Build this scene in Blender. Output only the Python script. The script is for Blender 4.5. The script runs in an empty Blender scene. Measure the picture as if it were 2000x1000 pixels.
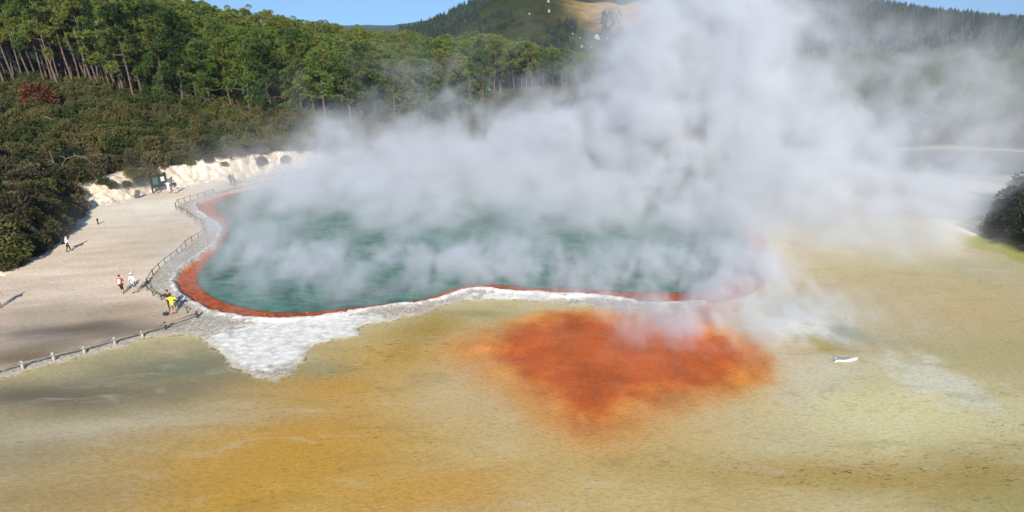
import bpy, math, random
import numpy as np
from mathutils import Vector, Matrix

random.seed(7)
RNG = np.random.default_rng(7)
C = bpy.context.scene.collection
R = math.radians

# ------------------------------------------------------------------ camera geometry
CAM_H = 22.0
FPX = 1190.0                                   # focal length for a 2000 px wide frame
TH = math.atan(455 / FPX)
ST, CT = math.sin(TH), math.cos(TH)


def ray(x, y):
    u = (x - 1000) / FPX
    v = (y - 500) / FPX
    return u, CT - v * ST, -(ST + v * CT)       # world X, Y, Z of the sight line


def P(x, y, z=0.0):
    """point of the level plane z seen at photo pixel x, y (used to lay the site out once)"""
    a, b, c = ray(x, y)
    t = (z - CAM_H) / c
    return np.array([a * t, b * t])


def PY(x, y, Y):
    a, b, c = ray(x, y)
    t = Y / b
    return np.array([a * t, Y, CAM_H + c * t])


def lin(c):
    c = np.asarray(c, float) / 255.0
    return np.where(c <= 0.04045, c / 12.92, ((c + 0.055) / 1.055) ** 2.4)


# ------------------------------------------------------------------ numpy noise
def _hash(ix, iy, seed):
    h = (ix.astype(np.int64) * 374761393 + iy.astype(np.int64) * 668265263 + seed * 974711) & 0xFFFFFFFF
    h = ((h ^ (h >> 13)) * 1274126177) & 0xFFFFFFFF
    return (h ^ (h >> 16)) & 0xFFFFFFFF


def noise(x, y, seed=0):
    x = np.asarray(x, float)
    y = np.asarray(y, float)
    x0 = np.floor(x); y0 = np.floor(y)
    fx = x - x0; fy = y - y0
    ux = fx * fx * fx * (fx * (fx * 6 - 15) + 10)
    uy = fy * fy * fy * (fy * (fy * 6 - 15) + 10)

    def g(ix, iy, dx, dy):
        a = _hash(ix, iy, seed) * (2 * math.pi / 4294967296.0)
        return np.cos(a) * dx + np.sin(a) * dy
    n00 = g(x0, y0, fx, fy); n10 = g(x0 + 1, y0, fx - 1, fy)
    n01 = g(x0, y0 + 1, fx, fy - 1); n11 = g(x0 + 1, y0 + 1, fx - 1, fy - 1)
    return 1.4 * ((n00 * (1 - ux) + n10 * ux) * (1 - uy) + (n01 * (1 - ux) + n11 * ux) * uy)


def fbm(x, y, oc=4, seed=0, gain=0.5):
    s = 0.0; a = 1.0; t = 0.0; f = 1.0
    for i in range(oc):
        s = s + a * noise(x * f + 17.3 * i, y * f - 9.1 * i, seed + i)
        t += a; a *= gain; f *= 2.03
    return s / t


def sst(a, b, x):
    t = np.clip((x - a) / (b - a), 0, 1)
    return t * t * (3 - 2 * t)


def sdf(poly, X, Y, closed=True):
    """signed distance, negative inside"""
    p = np.asarray(poly, float)
    n = len(p)
    if closed and X.size > 20000:               # far points only need a rough distance
        (x0, y0), (x1, y1) = p.min(0), p.max(0)
        far_ = np.hypot(np.maximum(np.maximum(x0 - X, X - x1), 0), np.maximum(np.maximum(y0 - Y, Y - y1), 0))
        near_ = far_ < 8
        if near_.mean() < .8:
            out_ = far_.copy()
            out_[near_] = sdf(p, X[near_], Y[near_]) if near_.any() else 0
            return out_
    d = np.full(X.shape, 1e18)
    ins = np.zeros(X.shape, bool)
    for i in range(n if closed else n - 1):
        a = p[i]; b = p[(i + 1) % n]
        e = b - a
        wx = X - a[0]; wy = Y - a[1]
        t = np.clip((wx * e[0] + wy * e[1]) / max(e @ e, 1e-9), 0, 1)
        d = np.minimum(d, (wx - e[0] * t) ** 2 + (wy - e[1] * t) ** 2)
        c = (a[1] > Y) != (b[1] > Y)
        if c.any() and abs(e[1]) > 1e-12:
            ins ^= c & (X < a[0] + (Y - a[1]) / e[1] * e[0])
    d = np.sqrt(d)
    return np.where(ins, -d, d) if closed else d


def smooth_poly(pts, it=2, closed=True):
    p = np.asarray(pts, float)
    for _ in range(it):
        if closed:
            q = np.roll(p, -1, 0)
            p = np.stack([p * .75 + q * .25, p * .25 + q * .75], 1).reshape(-1, 2)
        else:
            a = p[:-1]; b = p[1:]
            m = np.stack([a * .75 + b * .25, a * .25 + b * .75], 1).reshape(-1, 2)
            p = np.vstack([p[:1], m, p[-1:]])
    return p


# ------------------------------------------------------------------ traced plan (outlines laid on the ground)
LIP_PX = [(383, 403), (398, 418), (425, 432), (441, 446), (432, 462), (424, 480), (404, 491), (385, 506),
          (364, 522), (348, 538), (342, 553), (350, 570), (370, 584), (395, 598), (430, 611), (480, 619), (540, 623),
          (600, 621), (660, 613), (700, 606), (725, 602), (770, 594), (820, 591), (850, 585), (880, 573), (905, 565), (945, 562),
          (990, 567), (1050, 571), (1095, 575), (1130, 574), (1180, 577), (1230, 586), (1260, 592), (1310, 591), (1362, 588),
          (1400, 592), (1440, 583), (1468, 572), (1487, 553), (1489, 538), (1468, 522), (1500, 480), (1480, 430), (1400, 375), (1200, 345),
          (900, 335), (650, 345), (530, 358), (450, 376), (400, 390)]
WAT_PX = [(414, 401), (432, 417), (447, 444), (438, 470), (414, 496), (392, 522), (380, 545), (388, 562), (410, 580),
          (440, 594), (490, 606), (545, 613), (610, 612), (665, 604), (720, 599), (770, 593.5), (820, 588), (850, 580), (880, 569), (905, 561),
          (945, 556), (990, 560), (1050, 565), (1130, 566), (1190, 569), (1250, 572), (1310, 573), (1370, 570), (1410, 565), (1440, 548),
          (1460, 520), (1470, 480), (1450, 430), (1380, 385), (1200, 352), (900, 342), (650, 350), (540, 361), (460, 379)]
SINT_PX = [(0, 742), (60, 725), (110, 708), (170, 692), (230, 680), (262, 664), (300, 660), (345, 656), (378, 655), (400, 667), (415, 680), (432, 692),
           (438, 706), (452, 718), (470, 728), (498, 738), (535, 742), (572, 738), (580, 718), (588, 706), (600, 685), (622, 672), (660, 664), (698, 655), (706, 640),
           (738, 628), (792, 621), (838, 611), (868, 597), (908, 589), (960, 586), (1010, 586), (1060, 589), (1110, 594),
           (1180, 602), (1250, 606), (1300, 609), (1360, 602), (1400, 590), (1300, 560), (900, 520), (640, 420), (600, 352), (540, 349), (470, 364), (400, 384), (352, 399),
           (350, 409), (385, 430), (406, 458), (345, 500), (295, 540), (290, 556), (310, 578), (345, 600), (385, 624), (280, 652), (0, 722)]
PATH_PX = [(-400, 860), (0, 728), (110, 700), (280, 655), (388, 622), (345, 598), (300, 572), (287, 556), (296, 540), (330, 508), (400, 455),
           (388, 440), (346, 408), (350, 398), (420, 378), (470, 364), (540, 350), (620, 335), (700, 322), (500, 300), (-600, 300), (-900, 800)]
ORA_PX = [(955, 652), (1000, 625), (1045, 611), (1100, 607), (1180, 606), (1240, 612), (1290, 613), (1345, 612), (1352, 600), (1366, 588),
          (1400, 596), (1450, 590), (1425, 612), (1400, 630), (1425, 650), (1480, 664), (1503, 690), (1506, 720), (1490, 750), (1430, 772), (1350, 790),
          (1290, 800), (1235, 832), (1195, 858), (1130, 852), (1075, 830), (1050, 795), (1005, 765), (965, 725), (905, 700), (885, 672)]
BANK_PX = [(-300, 640), (0, 533), (50, 508), (100, 478), (135, 452), (140, 428), (150, 412), (170, 403), (230, 394), (290, 377), (360, 364),
           (430, 352), (500, 343), (590, 330), (700, 318), (900, 308), (1150, 300), (1400, 292), (1700, 286), (1850, 280), (2000, 290), (2400, 330)]


def wp(px, z=0.0, it=1, closed=True):
    return smooth_poly([P(x, y, z) for x, y in px], it, closed)


LIP = wp(LIP_PX, 0.05, 1)
WAT = wp(WAT_PX, -0.2, 1)
SINT = wp(SINT_PX, 0, 1)
PATH = wp(PATH_PX, 0, 1)
ORA = wp(ORA_PX, 0, 1)
_b = wp(BANK_PX, 0, 1, False)
BANK = np.vstack([_b, [[900, 400], [6000, 6500], [-6000, 6500], [-6000, _b[0][1] - 100], [-90, _b[0][1] - 10]]])
# wall of the far right shore: dark bush stands on a small rise
RB = wp([(1895, 462), (1930, 430), (1960, 385), (1985, 360), (2100, 330), (2400, 420), (2300, 620), (2060, 520)], 0, 1)


def height(X, Y, detail=True):
    X = np.asarray(X, float); Y = np.asarray(Y, float)
    d = -sdf(BANK, X, Y)
    n1 = fbm(X * .22, Y * .22, 3, 11)
    n2 = fbm(X * .9, Y * .9, 3, 12)
    dd = d + n1 * 1.6 + (n2 * .5 if detail else 0)
    left = 1 - sst(-42, -18, X)
    bh = 0.25 + 2.55 * left * (1 + .28 * fbm(X * .11, Y * .11, 3, 15))
    w = 3.0 + 1.2 * n1
    h = bh * sst(0, 1, dd / np.maximum(w, 1.2)) * (1 + .25 * n1)
    slope = 0.045 + 0.095 * (1 - sst(-90, -25, X))
    far = np.clip(d - 3, 0, None)
    h = h + slope * 75 * (1 - np.exp(-far / 75))
    # erosion on the bank
    band = np.exp(-((dd - 1.4) / 1.5) ** 2) * left
    if detail:
        h = h + band * (.75 * fbm(X * .9, Y * .9, 5, 13) - .55 * np.abs(noise(X * .7, Y * .3, 14)))
    # right shore
    r = -sdf(RB, X, Y)
    h = h + 1.6 * sst(0, 4, r + n1)
    # flat part relief
    flat = 1 - sst(-1, 1, d)
    ls = sdf(LIP, X, Y) + .35 * fbm(X * .55, Y * .55, 3, 21) + .12 * fbm(X * 2.3, Y * 2.3, 2, 22)
    ss = sdf(SINT, X, Y) + .75 * fbm(X * .55, Y * .55, 6, 23, .6)
    ws = sdf(WAT, X, Y) + .10 * fbm(X * 1.1, Y * 1.1, 3, 24)
    sm = sst(.25, -.5, ss) * sst(-0.1, .1, ls)
    h = h + flat * (.02 * fbm(X * .3, Y * .3, 3, 25))
    if detail:
        rid = 1 - np.abs(fbm(X * 1.6, Y * 1.6, 4, 26)) * 2
        h = h + flat * sm * (.10 + .05 * rid + .05 * fbm(X * 3.5, Y * 3.5, 2, 27))
        h = h + flat * .14 * np.exp(-((ls - .3) / .35) ** 2)
    else:
        h = h + flat * sm * .12
    inside = sst(.02, -.16, ls)
    shelf = -.13 - .09 * sst(-.2, -3, ls) - .12 * sst(.0, -.5, ws) - 1.2 * sst(-.5, -4, ws)
    h = h * (1 - inside) + shelf * inside
    return h, ls, ss, ws, d, dd


def hz(x, y):
    return float(height(np.array([x]), np.array([y]), False)[0][0])


# ------------------------------------------------------------------ node helpers
class NT:
    def __init__(s, tree):
        s.t = tree

    def n(s, typ, **kw):
        nd = s.t.nodes.new(typ)
        for k, v in kw.items():
            if k.startswith('_'):
                setattr(nd, k[1:], v)
        for k, v in kw.items():
            if k.startswith('_'):
                continue
            if k.startswith('i') and k[1:].isdigit():
                inp = nd.inputs[int(k[1:])]
            else:
                inp = nd.inputs[k.replace('__', ' ')]
            if isinstance(v, bpy.types.NodeSocket):
                s.t.links.new(v, inp)
            else:
                inp.default_value = v
        return nd

    def m(s, op, a, b=0.0, c=0.0, clamp=False):
        nd = s.t.nodes.new('ShaderNodeMath')
        nd.operation = op
        nd.use_clamp = clamp
        for i, v in enumerate((a, b, c)):
            if isinstance(v, bpy.types.NodeSocket):
                s.t.links.new(v, nd.inputs[i])
            else:
                nd.inputs[i].default_value = v
        return nd.outputs[0]

    def vm(s, op, a, b=(0, 0, 0)):
        nd = s.t.nodes.new('ShaderNodeVectorMath')
        nd.operation = op
        for i, v in enumerate((a, b)):
            if isinstance(v, bpy.types.NodeSocket):
                s.t.links.new(v, nd.inputs[i])
            else:
                nd.inputs[i].default_value = v
        return nd.outputs['Value' if op in ('LENGTH', 'DOT_PRODUCT') else 'Vector']

    def ramp(s, fac, lo, hi, a=0.0, b=1.0, smooth=True):
        nd = s.t.nodes.new('ShaderNodeMapRange')
        nd.interpolation_type = 'SMOOTHSTEP' if smooth else 'LINEAR'
        nd.clamp = True
        if isinstance(fac, bpy.types.NodeSocket):
            s.t.links.new(fac, nd.inputs[0])
        for i, v in zip((1, 2, 3, 4), (lo, hi, a, b)):
            nd.inputs[i].default_value = v
        return nd.outputs[0]

    def mix(s, fac, a, b, blend='MIX'):
        nd = s.t.nodes.new('ShaderNodeMix')
        nd.data_type = 'RGBA'
        nd.blend_type = blend
        for i, v in ((0, fac), (6, a), (7, b)):
            if isinstance(v, bpy.types.NodeSocket):
                s.t.links.new(v, nd.inputs[i])
            elif i == 0:
                nd.inputs[i].default_value = v
            else:
                nd.inputs[i].default_value = (*v[:3], 1)
        return nd.outputs[2]

    def attr(s, name):
        nd = s.t.nodes.new('ShaderNodeAttribute')
        nd.attribute_name = name
        return nd

    def noise(s, vec, scale, detail=4, rough=.55, dist=0.0):
        nd = s.t.nodes.new('ShaderNodeTexNoise')
        nd.inputs['Scale'].default_value = scale
        nd.inputs['Detail'].default_value = detail
        nd.inputs['Roughness'].default_value = rough
        nd.inputs['Distortion'].default_value = dist
        if vec is not None:
            s.t.links.new(vec, nd.inputs['Vector'])
        return nd.outputs['Fac']


def new_mat(name):
    m = bpy.data.materials.new(name)
    m.use_nodes = True
    nt = NT(m.node_tree)
    b = m.node_tree.nodes['Principled BSDF']
    return m, nt, b


def simple_mat(name, col, rough=.8, var=.25, scale=8.0, bump=0.0, spec=.3):
    """procedural: base colour broken up by two scales of noise"""
    m, nt, b = new_mat(name)
    tc = nt.n('ShaderNodeTexCoord').outputs['Object']
    f = nt.m('ADD', nt.m('MULTIPLY', nt.noise(tc, scale, 4), .6), nt.m('MULTIPLY', nt.noise(tc, scale * 5, 3), .4))
    f = nt.ramp(f, .3, .7)
    c = np.asarray(col, float)
    o = nt.mix(f, tuple(np.clip(c * (1 - var), 0, 1)), tuple(np.clip(c * (1 + var), 0, 1)))
    nt.t.links.new(o, b.inputs['Base Color'])
    b.inputs['Roughness'].default_value = rough
    b.inputs['Specular IOR Level'].default_value = spec
    if bump:
        bn = nt.n('ShaderNodeBump', Strength=bump, Distance=.02)
        nt.t.links.new(f, bn.inputs['Height'])
        nt.t.links.new(bn.outputs[0], b.inputs['Normal'])
    return m


def mesh_np(name, V, F, mat=None, smooth=False, mats=None, fm=None):
    """V (n,3); F (k,m) array of equal-sized faces"""
    me = bpy.data.meshes.new(name)
    V = np.ascontiguousarray(V, np.float32); F = np.ascontiguousarray(F, np.int32)
    k, m = F.shape
    me.vertices.add(len(V)); me.vertices.foreach_set('co', V.ravel())
    me.loops.add(k * m); me.loops.foreach_set('vertex_index', F.ravel())
    me.polygons.add(k)
    me.polygons.foreach_set('loop_start', np.arange(0, k * m, m, dtype=np.int32))
    me.polygons.foreach_set('loop_total', np.full(k, m, np.int32))
    me.polygons.foreach_set('use_smooth', np.full(k, smooth))
    if mats:
        for q in mats:
            me.materials.append(q)
        me.polygons.foreach_set('material_index', np.asarray(fm, np.int32))
    elif mat:
        me.materials.append(mat)
    me.update(calc_edges=True)
    return me


def link(name, me, parent=None):
    o = bpy.data.objects.new(name, me)
    C.objects.link(o)
    if parent:
        o.parent = parent
    return o


def tag(o, label=None, cat=None, group=None, kind=None):
    if label: o['label'] = label
    if cat: o['category'] = cat
    if group: o['group'] = group
    if kind: o['kind'] = kind
    return o


def thing(name, loc=(0, 0, 0), rz=0.0, label=None, cat=None, group=None):
    o = bpy.data.objects.new(name, None)
    C.objects.link(o)
    o.empty_display_size = .3
    o.location = loc
    o.rotation_euler = (0, 0, rz)
    return tag(o, label, cat, group)


class MB:
    """collects quads/tris into one mesh"""
    def __init__(s):
        s.v = []; s.f = []

    def add(s, V, F):
        o = len(s.v)
        s.v.extend([tuple(p) for p in V])
        s.f.extend([tuple(i + o for i in f) for f in F])

    def tube(s, pts, rad, seg=8, cap=True):
        pts = [Vector(p) for p in pts]
        n = len(pts)
        if not hasattr(rad, '__len__'):
            rad = [rad] * n
        V = []; F = []
        up = Vector((0.12, 0.33, 1)).normalized()
        for i, p in enumerate(pts):
            t = (pts[min(i + 1, n - 1)] - pts[max(i - 1, 0)])
            if t.length < 1e-9: t = Vector((0, 0, 1))
            t.normalize()
            ref = up if abs(t.dot(up)) < .95 else Vector((1, 0, 0))
            a = t.cross(ref).normalized(); b = t.cross(a)
            for k in range(seg):
                w = 2 * math.pi * k / seg
                V.append(p + (a * math.cos(w) + b * math.sin(w)) * rad[i])
        for i in range(n - 1):
            for k in range(seg):
                k2 = (k + 1) % seg
                F.append((i * seg + k, i * seg + k2, (i + 1) * seg + k2, (i + 1) * seg + k))
        if cap:
            F.append(tuple(range(seg - 1, -1, -1)))
            F.append(tuple((n - 1) * seg + k for k in range(seg)))
        s.add(V, F)

    def box(s, c, size, rot=None, taper=1.0):
        x, y, z = [q / 2 for q in size]
        V = []
        for sz in (-1, 1):
            k = taper if sz > 0 else 1
            for sx, sy in ((-1, -1), (1, -1), (1, 1), (-1, 1)):
                v = Vector((sx * x * k, sy * y * k, sz * z))
                if rot: v = rot @ v
                V.append(v + Vector(c))
        s.add(V, [(3, 2, 1, 0), (4, 5, 6, 7), (0, 1, 5, 4), (1, 2, 6, 5), (2, 3, 7, 6), (3, 0, 4, 7)])

    def ball(s, c, r, seg=12, rings=8, rot=None, jit=0.0, rnd=None):
        V = []; F = []
        for i in range(rings + 1):
            a = math.pi * i / rings
            for k in range(seg):
                w = 2 * math.pi * k / seg
                j = 1 + (rnd.uniform(-jit, jit) if rnd and 0 < i < rings else 0)
                v = Vector((r[0] * math.sin(a) * math.cos(w), r[1] * math.sin(a) * math.sin(w), r[2] * math.cos(a))) * j
                if rot: v = rot @ v
                V.append(v + Vector(c))
        for i in range(rings):
            for k in range(seg):
                k2 = (k + 1) % seg
                if i == 0: F.append((0, (i + 1) * seg + k, (i + 1) * seg + k2))
                elif i == rings - 1: F.append((i * seg + k, (i + 1) * seg, i * seg + k2))
                else: F.append((i * seg + k, (i + 1) * seg + k, (i + 1) * seg + k2, i * seg + k2))
        s.add(V, F)

    def mesh(s, name, mat, smooth=True):
        me = bpy.data.meshes.new(name)
        me.from_pydata([tuple(v) for v in s.v], [], s.f)
        if smooth:
            me.polygons.foreach_set('use_smooth', [True] * len(me.polygons))
        if mat: me.materials.append(mat)
        me.validate()
        me.update()
        return me

    def build(s, name, mat, parent=None, smooth=True, loc=None):
        o = link(name, s.mesh(name, mat, smooth), parent)
        if loc: o.location = loc
        return o

#@@GROUND
# ------------------------------------------------------------------ ground
def axis(segs):
    out = [segs[0][0]]
    for a, b, st in segs:
        n = max(1, int(round((b - a) / st)))
        out.extend(np.linspace(a, b, n + 1)[1:])
    return np.array(out)


def grow(a, b, s0, k):
    o = [a]; s = s0
    sg = 1 if b > a else -1
    while (b - o[-1]) * sg > 0:
        o.append(o[-1] + sg * s); s *= k
    return o[1:]


xs = np.array(sorted(grow(-64, -5000, .2, 1.045)) + list(axis([(-64, 36, .14)])) + grow(36, 5000, .2, 1.045))
ys = np.array(sorted(grow(19, -600, .3, 1.12)) + list(axis([(19, 62, .14), (62, 96, .22)])) + grow(96, 6500, .3, 1.045))
GX, GY = np.meshgrid(xs, ys)
H, LS, SS, WS, BD, BDD = height(GX.ravel(), GY.ravel())
gx = GX.ravel(); gy = GY.ravel()
farfade = sst(150, 600, np.hypot(gx, gy))
H = H * (1 - farfade * .8) - 0
# colours -------------------------------------------------------------
wx = gx + 1.5 * fbm(gx * .12, gy * .12, 3, 31)
wy = gy + 1.5 * fbm(gx * .12, gy * .12, 3, 32)
fl = fbm(gx * .07 - gy * .03, gy * .33 - gx * .12, 4, 33)         # slow streaks of the flow
col = np.tile(lin((196, 178, 128)), (len(gx), 1))


def blob(cx, cy, rx, ry, c, a=1.0, ang=0.0, p=2.0, warp=.35):
    global col
    o = P(cx, cy)
    sx = abs(P(cx + rx, cy)[0] - o[0]); sy = abs(P(cx, cy - ry)[1] - P(cx, cy + ry)[1]) / 2
    dx = wx - o[0]; dy = wy - o[1]
    ca, sa = math.cos(R(ang)), math.sin(R(ang))
    q = ((dx * ca + dy * sa) / sx) ** 2 + ((-dx * sa + dy * ca) / sy) ** 2
    w = a * np.exp(-np.power(q, p / 2) * (1 + warp * fl * 2))
    w = np.clip(w, 0, 1)[:, None]
    col = col * (1 - w) + lin(c) * w


blob(1750, 600, 420, 120, (192, 166, 112), .9)
blob(1920, 700, 220, 60, (172, 160, 104), .7)
blob(1850, 520, 200, 30, (178, 166, 118), .7)
blob(1720, 800, 300, 75, (216, 206, 150), .9)
blob(1500, 850, 160, 60, (196, 182, 138), .7)
blob(1980, 960, 220, 70, (160, 146, 84), .9)
blob(1650, 925, 420, 32, (176, 146, 72), .8)
blob(1420, 960, 220, 60, (190, 160, 92), .6)
blob(1150, 960, 200, 60, (198, 172, 110), .8)
blob(880, 970, 190, 60, (196, 150, 78), .85)
blob(1230, 860, 220, 60, (200, 170, 104), .8)
blob(600, 860, 350, 140, (200, 148, 44), .98)
blob(440, 960, 330, 90, (196, 148, 50), .95)
blob(640, 750, 190, 50, (198, 148, 52), .95)
blob(780, 690, 120, 38, (198, 154, 54), .95)
blob(850, 645, 80, 20, (176, 142, 58), .9)
blob(930, 615, 110, 10, (158, 146, 84), .9)
blob(930, 760, 150, 75, (200, 178, 128), .9)
blob(1000, 700, 130, 60, (206, 160, 100), .7)
blob(60, 860, 260, 90, (160, 142, 104), .9)
blob(60, 980, 260, 60, (164, 138, 88), .8)
blob(330, 790, 240, 40, (176, 158, 118), .75)
blob(180, 835, 280, 20, (196, 182, 150), .7, ang=8)
blob(350, 715, 200, 45, (124, 122, 92), .92)
blob(90, 770, 230, 32, (104, 96, 74), .95)
blob(620, 720, 60, 24, (158, 152, 108), .8)
blob(1560, 620, 150, 45, (196, 190, 168), .9)
blob(1640, 650, 90, 18, (150, 146, 118), .8, ang=-15)
blob(1610, 672, 60, 10, (168, 150, 78), .7, ang=-15)
blob(1440, 640, 70, 14, (190, 178, 132), .8)
blob(1800, 330, 260, 26, (170, 164, 150), .9)
blob(1890, 372, 110, 14, (206, 200, 186), .95, p=4)
blob(1860, 415, 140, 14, (96, 112, 112), .95, p=4)
blob(1900, 452, 70, 6, (214, 204, 186), .95, p=4, ang=-6)
blob(1100, 315, 700, 16, (150, 140, 120), .8)
def patch(px, c, a=1.0, soft=.4, wob=.5):
    global col
    q = sdf(wp(px), gx + wob * fbm(gx * .6, gy * .6, 4, 61), gy + wob * fbm(gx * .6, gy * .6, 4, 62))
    k = (a * sst(soft, -soft, q))[:, None]
    col = col * (1 - k) + lin(c) * k


patch([(1250, 296), (1700, 290), (2100, 296), (2100, 340), (1900, 342), (1780, 334), (1600, 340), (1300, 330)], (84, 86, 74), .9, 1.5, 2.0)
patch([(1800, 340), (1900, 350), (1962, 362), (1990, 372), (1945, 394), (1880, 386), (1780, 368)], (222, 216, 204), .95)
patch([(1740, 372), (1800, 378), (1880, 390), (1950, 398), (1940, 432), (1840, 428), (1760, 418)], (104, 122, 124), .95)
patch([(1800, 424), (1850, 428), (1900, 436), (1945, 450), (1990, 466), (2080, 485), (2080, 505), (1985, 484), (1930, 466), (1880, 453), (1830, 440)], (232, 224, 206), .95, .3, .8)
patch([(1885, 463), (1930, 462), (1985, 482), (2080, 505), (2080, 545), (1990, 510), (1940, 492), (1880, 480)], (160, 162, 62), .8, .6, .8)
patch([(1900, 284), (1960, 285), (2040, 296), (2040, 301), (1950, 291)], (200, 198, 190), .7, .8, 2.2)
patch([(1450, 640), (1500, 620), (1600, 622), (1660, 655), (1640, 668), (1560, 660), (1490, 655)], (216, 212, 198), .9, 1.0, 1.6)
patch([(1500, 700), (1600, 690), (1700, 720), (1620, 790), (1520, 800)], (206, 200, 172), .6, 1.5, 2.0)
patch([(1600, 640), (1660, 636), (1690, 655), (1640, 664)], (132, 136, 112), .6, .7, 1.0)
patch([(1700, 690), (1800, 695), (1900, 740), (1960, 790), (1880, 800), (1760, 760)], (212, 208, 184), .7, 1.5, 2.5)
patch([(1570, 655), (1610, 660), (1650, 690), (1610, 690)], (170, 152, 62), .7, .5, .8)
patch([(1100, 905), (1300, 890), (1500, 915), (1800, 930), (2100, 900), (2100, 960), (1700, 962), (1300, 940)], (166, 138, 66), .35, 1.2, 1.6)
patch([(780, 640), (850, 610), (905, 612), (860, 650), (800, 700), (740, 720)], (168, 138, 52), .5, 1.0, 1.5)
# green ring outside the white sinter
w = (np.exp(-((SS - .2) / 1.3) ** 2) * sst(-.3, .5, SS) * .6)[:, None] * (1 - sst(-42, -20, -gx))[:, None]
col = col * (1 - w) + lin((142, 142, 100)) * w
# orange flow
fo = fbm(gx * .30, gy * .30, 6, 47, .6)
osd = sdf(ORA, gx + 1.0 * fbm(gx * .5, gy * .5, 5, 41, .6), gy + 1.0 * fbm(gx * .5, gy * .5, 5, 42, .6))
topE = sst(P(1000, 660)[1], P(1000, 615)[1], gy)
rightE = sst(10, 16, gx)
soft = 2.6 - 1.7 * np.maximum(topE, rightE)
wo = sst(1, -1, osd / soft)
halo = np.exp(-np.clip(osd, 0, None) / (1.5 - 1.1 * topE)) * .65
w = (halo * sst(.0, .3, SS))[:, None]
col = col * (1 - w) + lin((206, 150, 84)) * w
oc = lin((190, 94, 42)) * (1 + .6 * fo)[:, None]
deep = (sst(.0, .6, fbm(gx * .35, gy * .35, 4, 43)))[:, None]
oc = oc * (1 - .25 * deep) + lin((166, 66, 20)) * .25 * deep
inner = sst(.3, -2.8, osd + 2.2 * fo)[:, None]
oc = oc * inner + (lin((204, 134, 60)) * (1 + .6 * fo)[:, None]) * (1 - inner)
w = (wo * sst(.0, .25, SS + sst(P(1340, 600)[0], P(1360, 600)[0], gx) * 5))[:, None]
col = col * (1 - w) + oc * w
# path
pm = sst(.3, -.3, sdf(PATH, gx, gy) + .25 * fbm(gx * .6, gy * .6, 3, 44))
ang = fbm(gx * .10 + gy * .02, gy * .55 - gx * .1, 5, 45)
pc = lin((222, 200, 174)) * (1 + .38 * ang)[:, None]
stri = sst(.12, .4, fbm(gx * .12, gy * .5 - gx * .16, 4, 46))[:, None]
pc = pc * (1 - .5 * stri) + lin((228, 214, 190)) * .5 * stri
tmpc = col
col = pc
blob(330, 470, 90, 50, (196, 176, 146), .6)
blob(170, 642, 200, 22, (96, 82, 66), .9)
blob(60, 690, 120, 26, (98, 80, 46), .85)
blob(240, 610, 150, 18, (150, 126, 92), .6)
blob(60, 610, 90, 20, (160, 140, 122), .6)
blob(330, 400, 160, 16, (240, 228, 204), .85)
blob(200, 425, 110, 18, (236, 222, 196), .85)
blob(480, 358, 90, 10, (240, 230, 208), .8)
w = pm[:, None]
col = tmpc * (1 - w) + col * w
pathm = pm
# bank and woodland soil
bn = fbm(gx * .5, gy * .5, 4, 51)
bc = lin((244, 232, 208)) * (1 + .22 * bn)[:, None]
tint = sst(.0, .45, fbm(gx * .35, gy * .35 + H * 1.5, 4, 52))[:, None] * .55
bc = bc * (1 - tint) + lin((214, 170, 120)) * tint
crk = sst(.0, .5, 1 - 4 * np.abs(fbm(gx * .9, gy * .9, 3, 53)))[:, None] * .5
bc = bc * (1 - crk) + lin((170, 140, 110)) * crk
w = sst(-.6, .5, BDD)[:, None]
col = col * (1 - w) + bc * w
shaded_soil = lin((38, 33, 22)) * (1 + .4 * bn)[:, None]  # near-black: the darkness under the trees is put into the ground colour
w = sst(3.2, 4.6, BDD + 1.0 * bn + 6 * sst(-35, -25, gx))[:, None]
w = np.maximum(w, sst(-.2, 1.0, -sdf(RB, gx, gy) + bn)[:, None])
col = col * (1 - w) + shaded_soil * w
far = sst(130, 220, gy)[:, None]
col = col * (1 - far) + lin((46, 56, 34)) * (1 + .3 * bn)[:, None] * far
col = np.clip(col, 0.003, .9)
wet = (1 - .75 * wo) * (1 - pm) * (1 - sst(-1, 0, BDD)) * (1 - sst(.3, -.2, SS)) + pm * (np.exp(-(((gx - P(150, 650)[0]) / 14) ** 2 + ((gy - P(150, 650)[1]) / 3.5) ** 2)))
speck = np.clip(np.exp(-(((wx - P(1750, 925)[0]) / 11) ** 2 + ((wy - P(1750, 925)[1]) / 1.3) ** 2))
                + np.exp(-(((wx - P(830, 655)[0]) / 3.2) ** 2 + ((wy - P(830, 655)[1]) / 3.0) ** 2))
                + .5 * np.exp(-(((wx - P(700, 720)[0]) / 5) ** 2 + ((wy - P(700, 720)[1]) / 3) ** 2))
                + .35 * np.exp(-(((wx - P(650, 880)[0]) / 7) ** 2 + ((wy - P(650, 880)[1]) / 4) ** 2))
                + .7 * np.exp(-(((wx - P(1980, 840)[0]) / 4) ** 2 + ((wy - P(1980, 840)[1]) / 3) ** 2)), 0, 1)
# white of the sinter flow against its greyer parts
o_ = P(560, 690)
whi = np.clip(1.6 * np.exp(-(((gx - P(560, 680)[0]) / 6.5) ** 2 + ((gy - P(560, 680)[1]) / 2.6) ** 2)) +
              1.0 * np.exp(-(((gx - P(690, 635)[0]) / 7.0) ** 2 + ((gy - P(690, 635)[1]) / 1.6) ** 2)) +
              .75 * np.exp(-(((gx - P(1050, 580)[0]) / 9.0) ** 2 + ((gy - P(1050, 580)[1]) / 1.2) ** 2)) +
              .5 * np.exp(-((LS - .35) / .3) ** 2), 0, 1)

nx_, ny_ = len(xs), len(ys)
idx = np.arange(nx_ * ny_).reshape(ny_, nx_)
F = np.stack([idx[:-1, :-1], idx[:-1, 1:], idx[1:, 1:], idx[1:, :-1]], -1).reshape(-1, 4)

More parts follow.
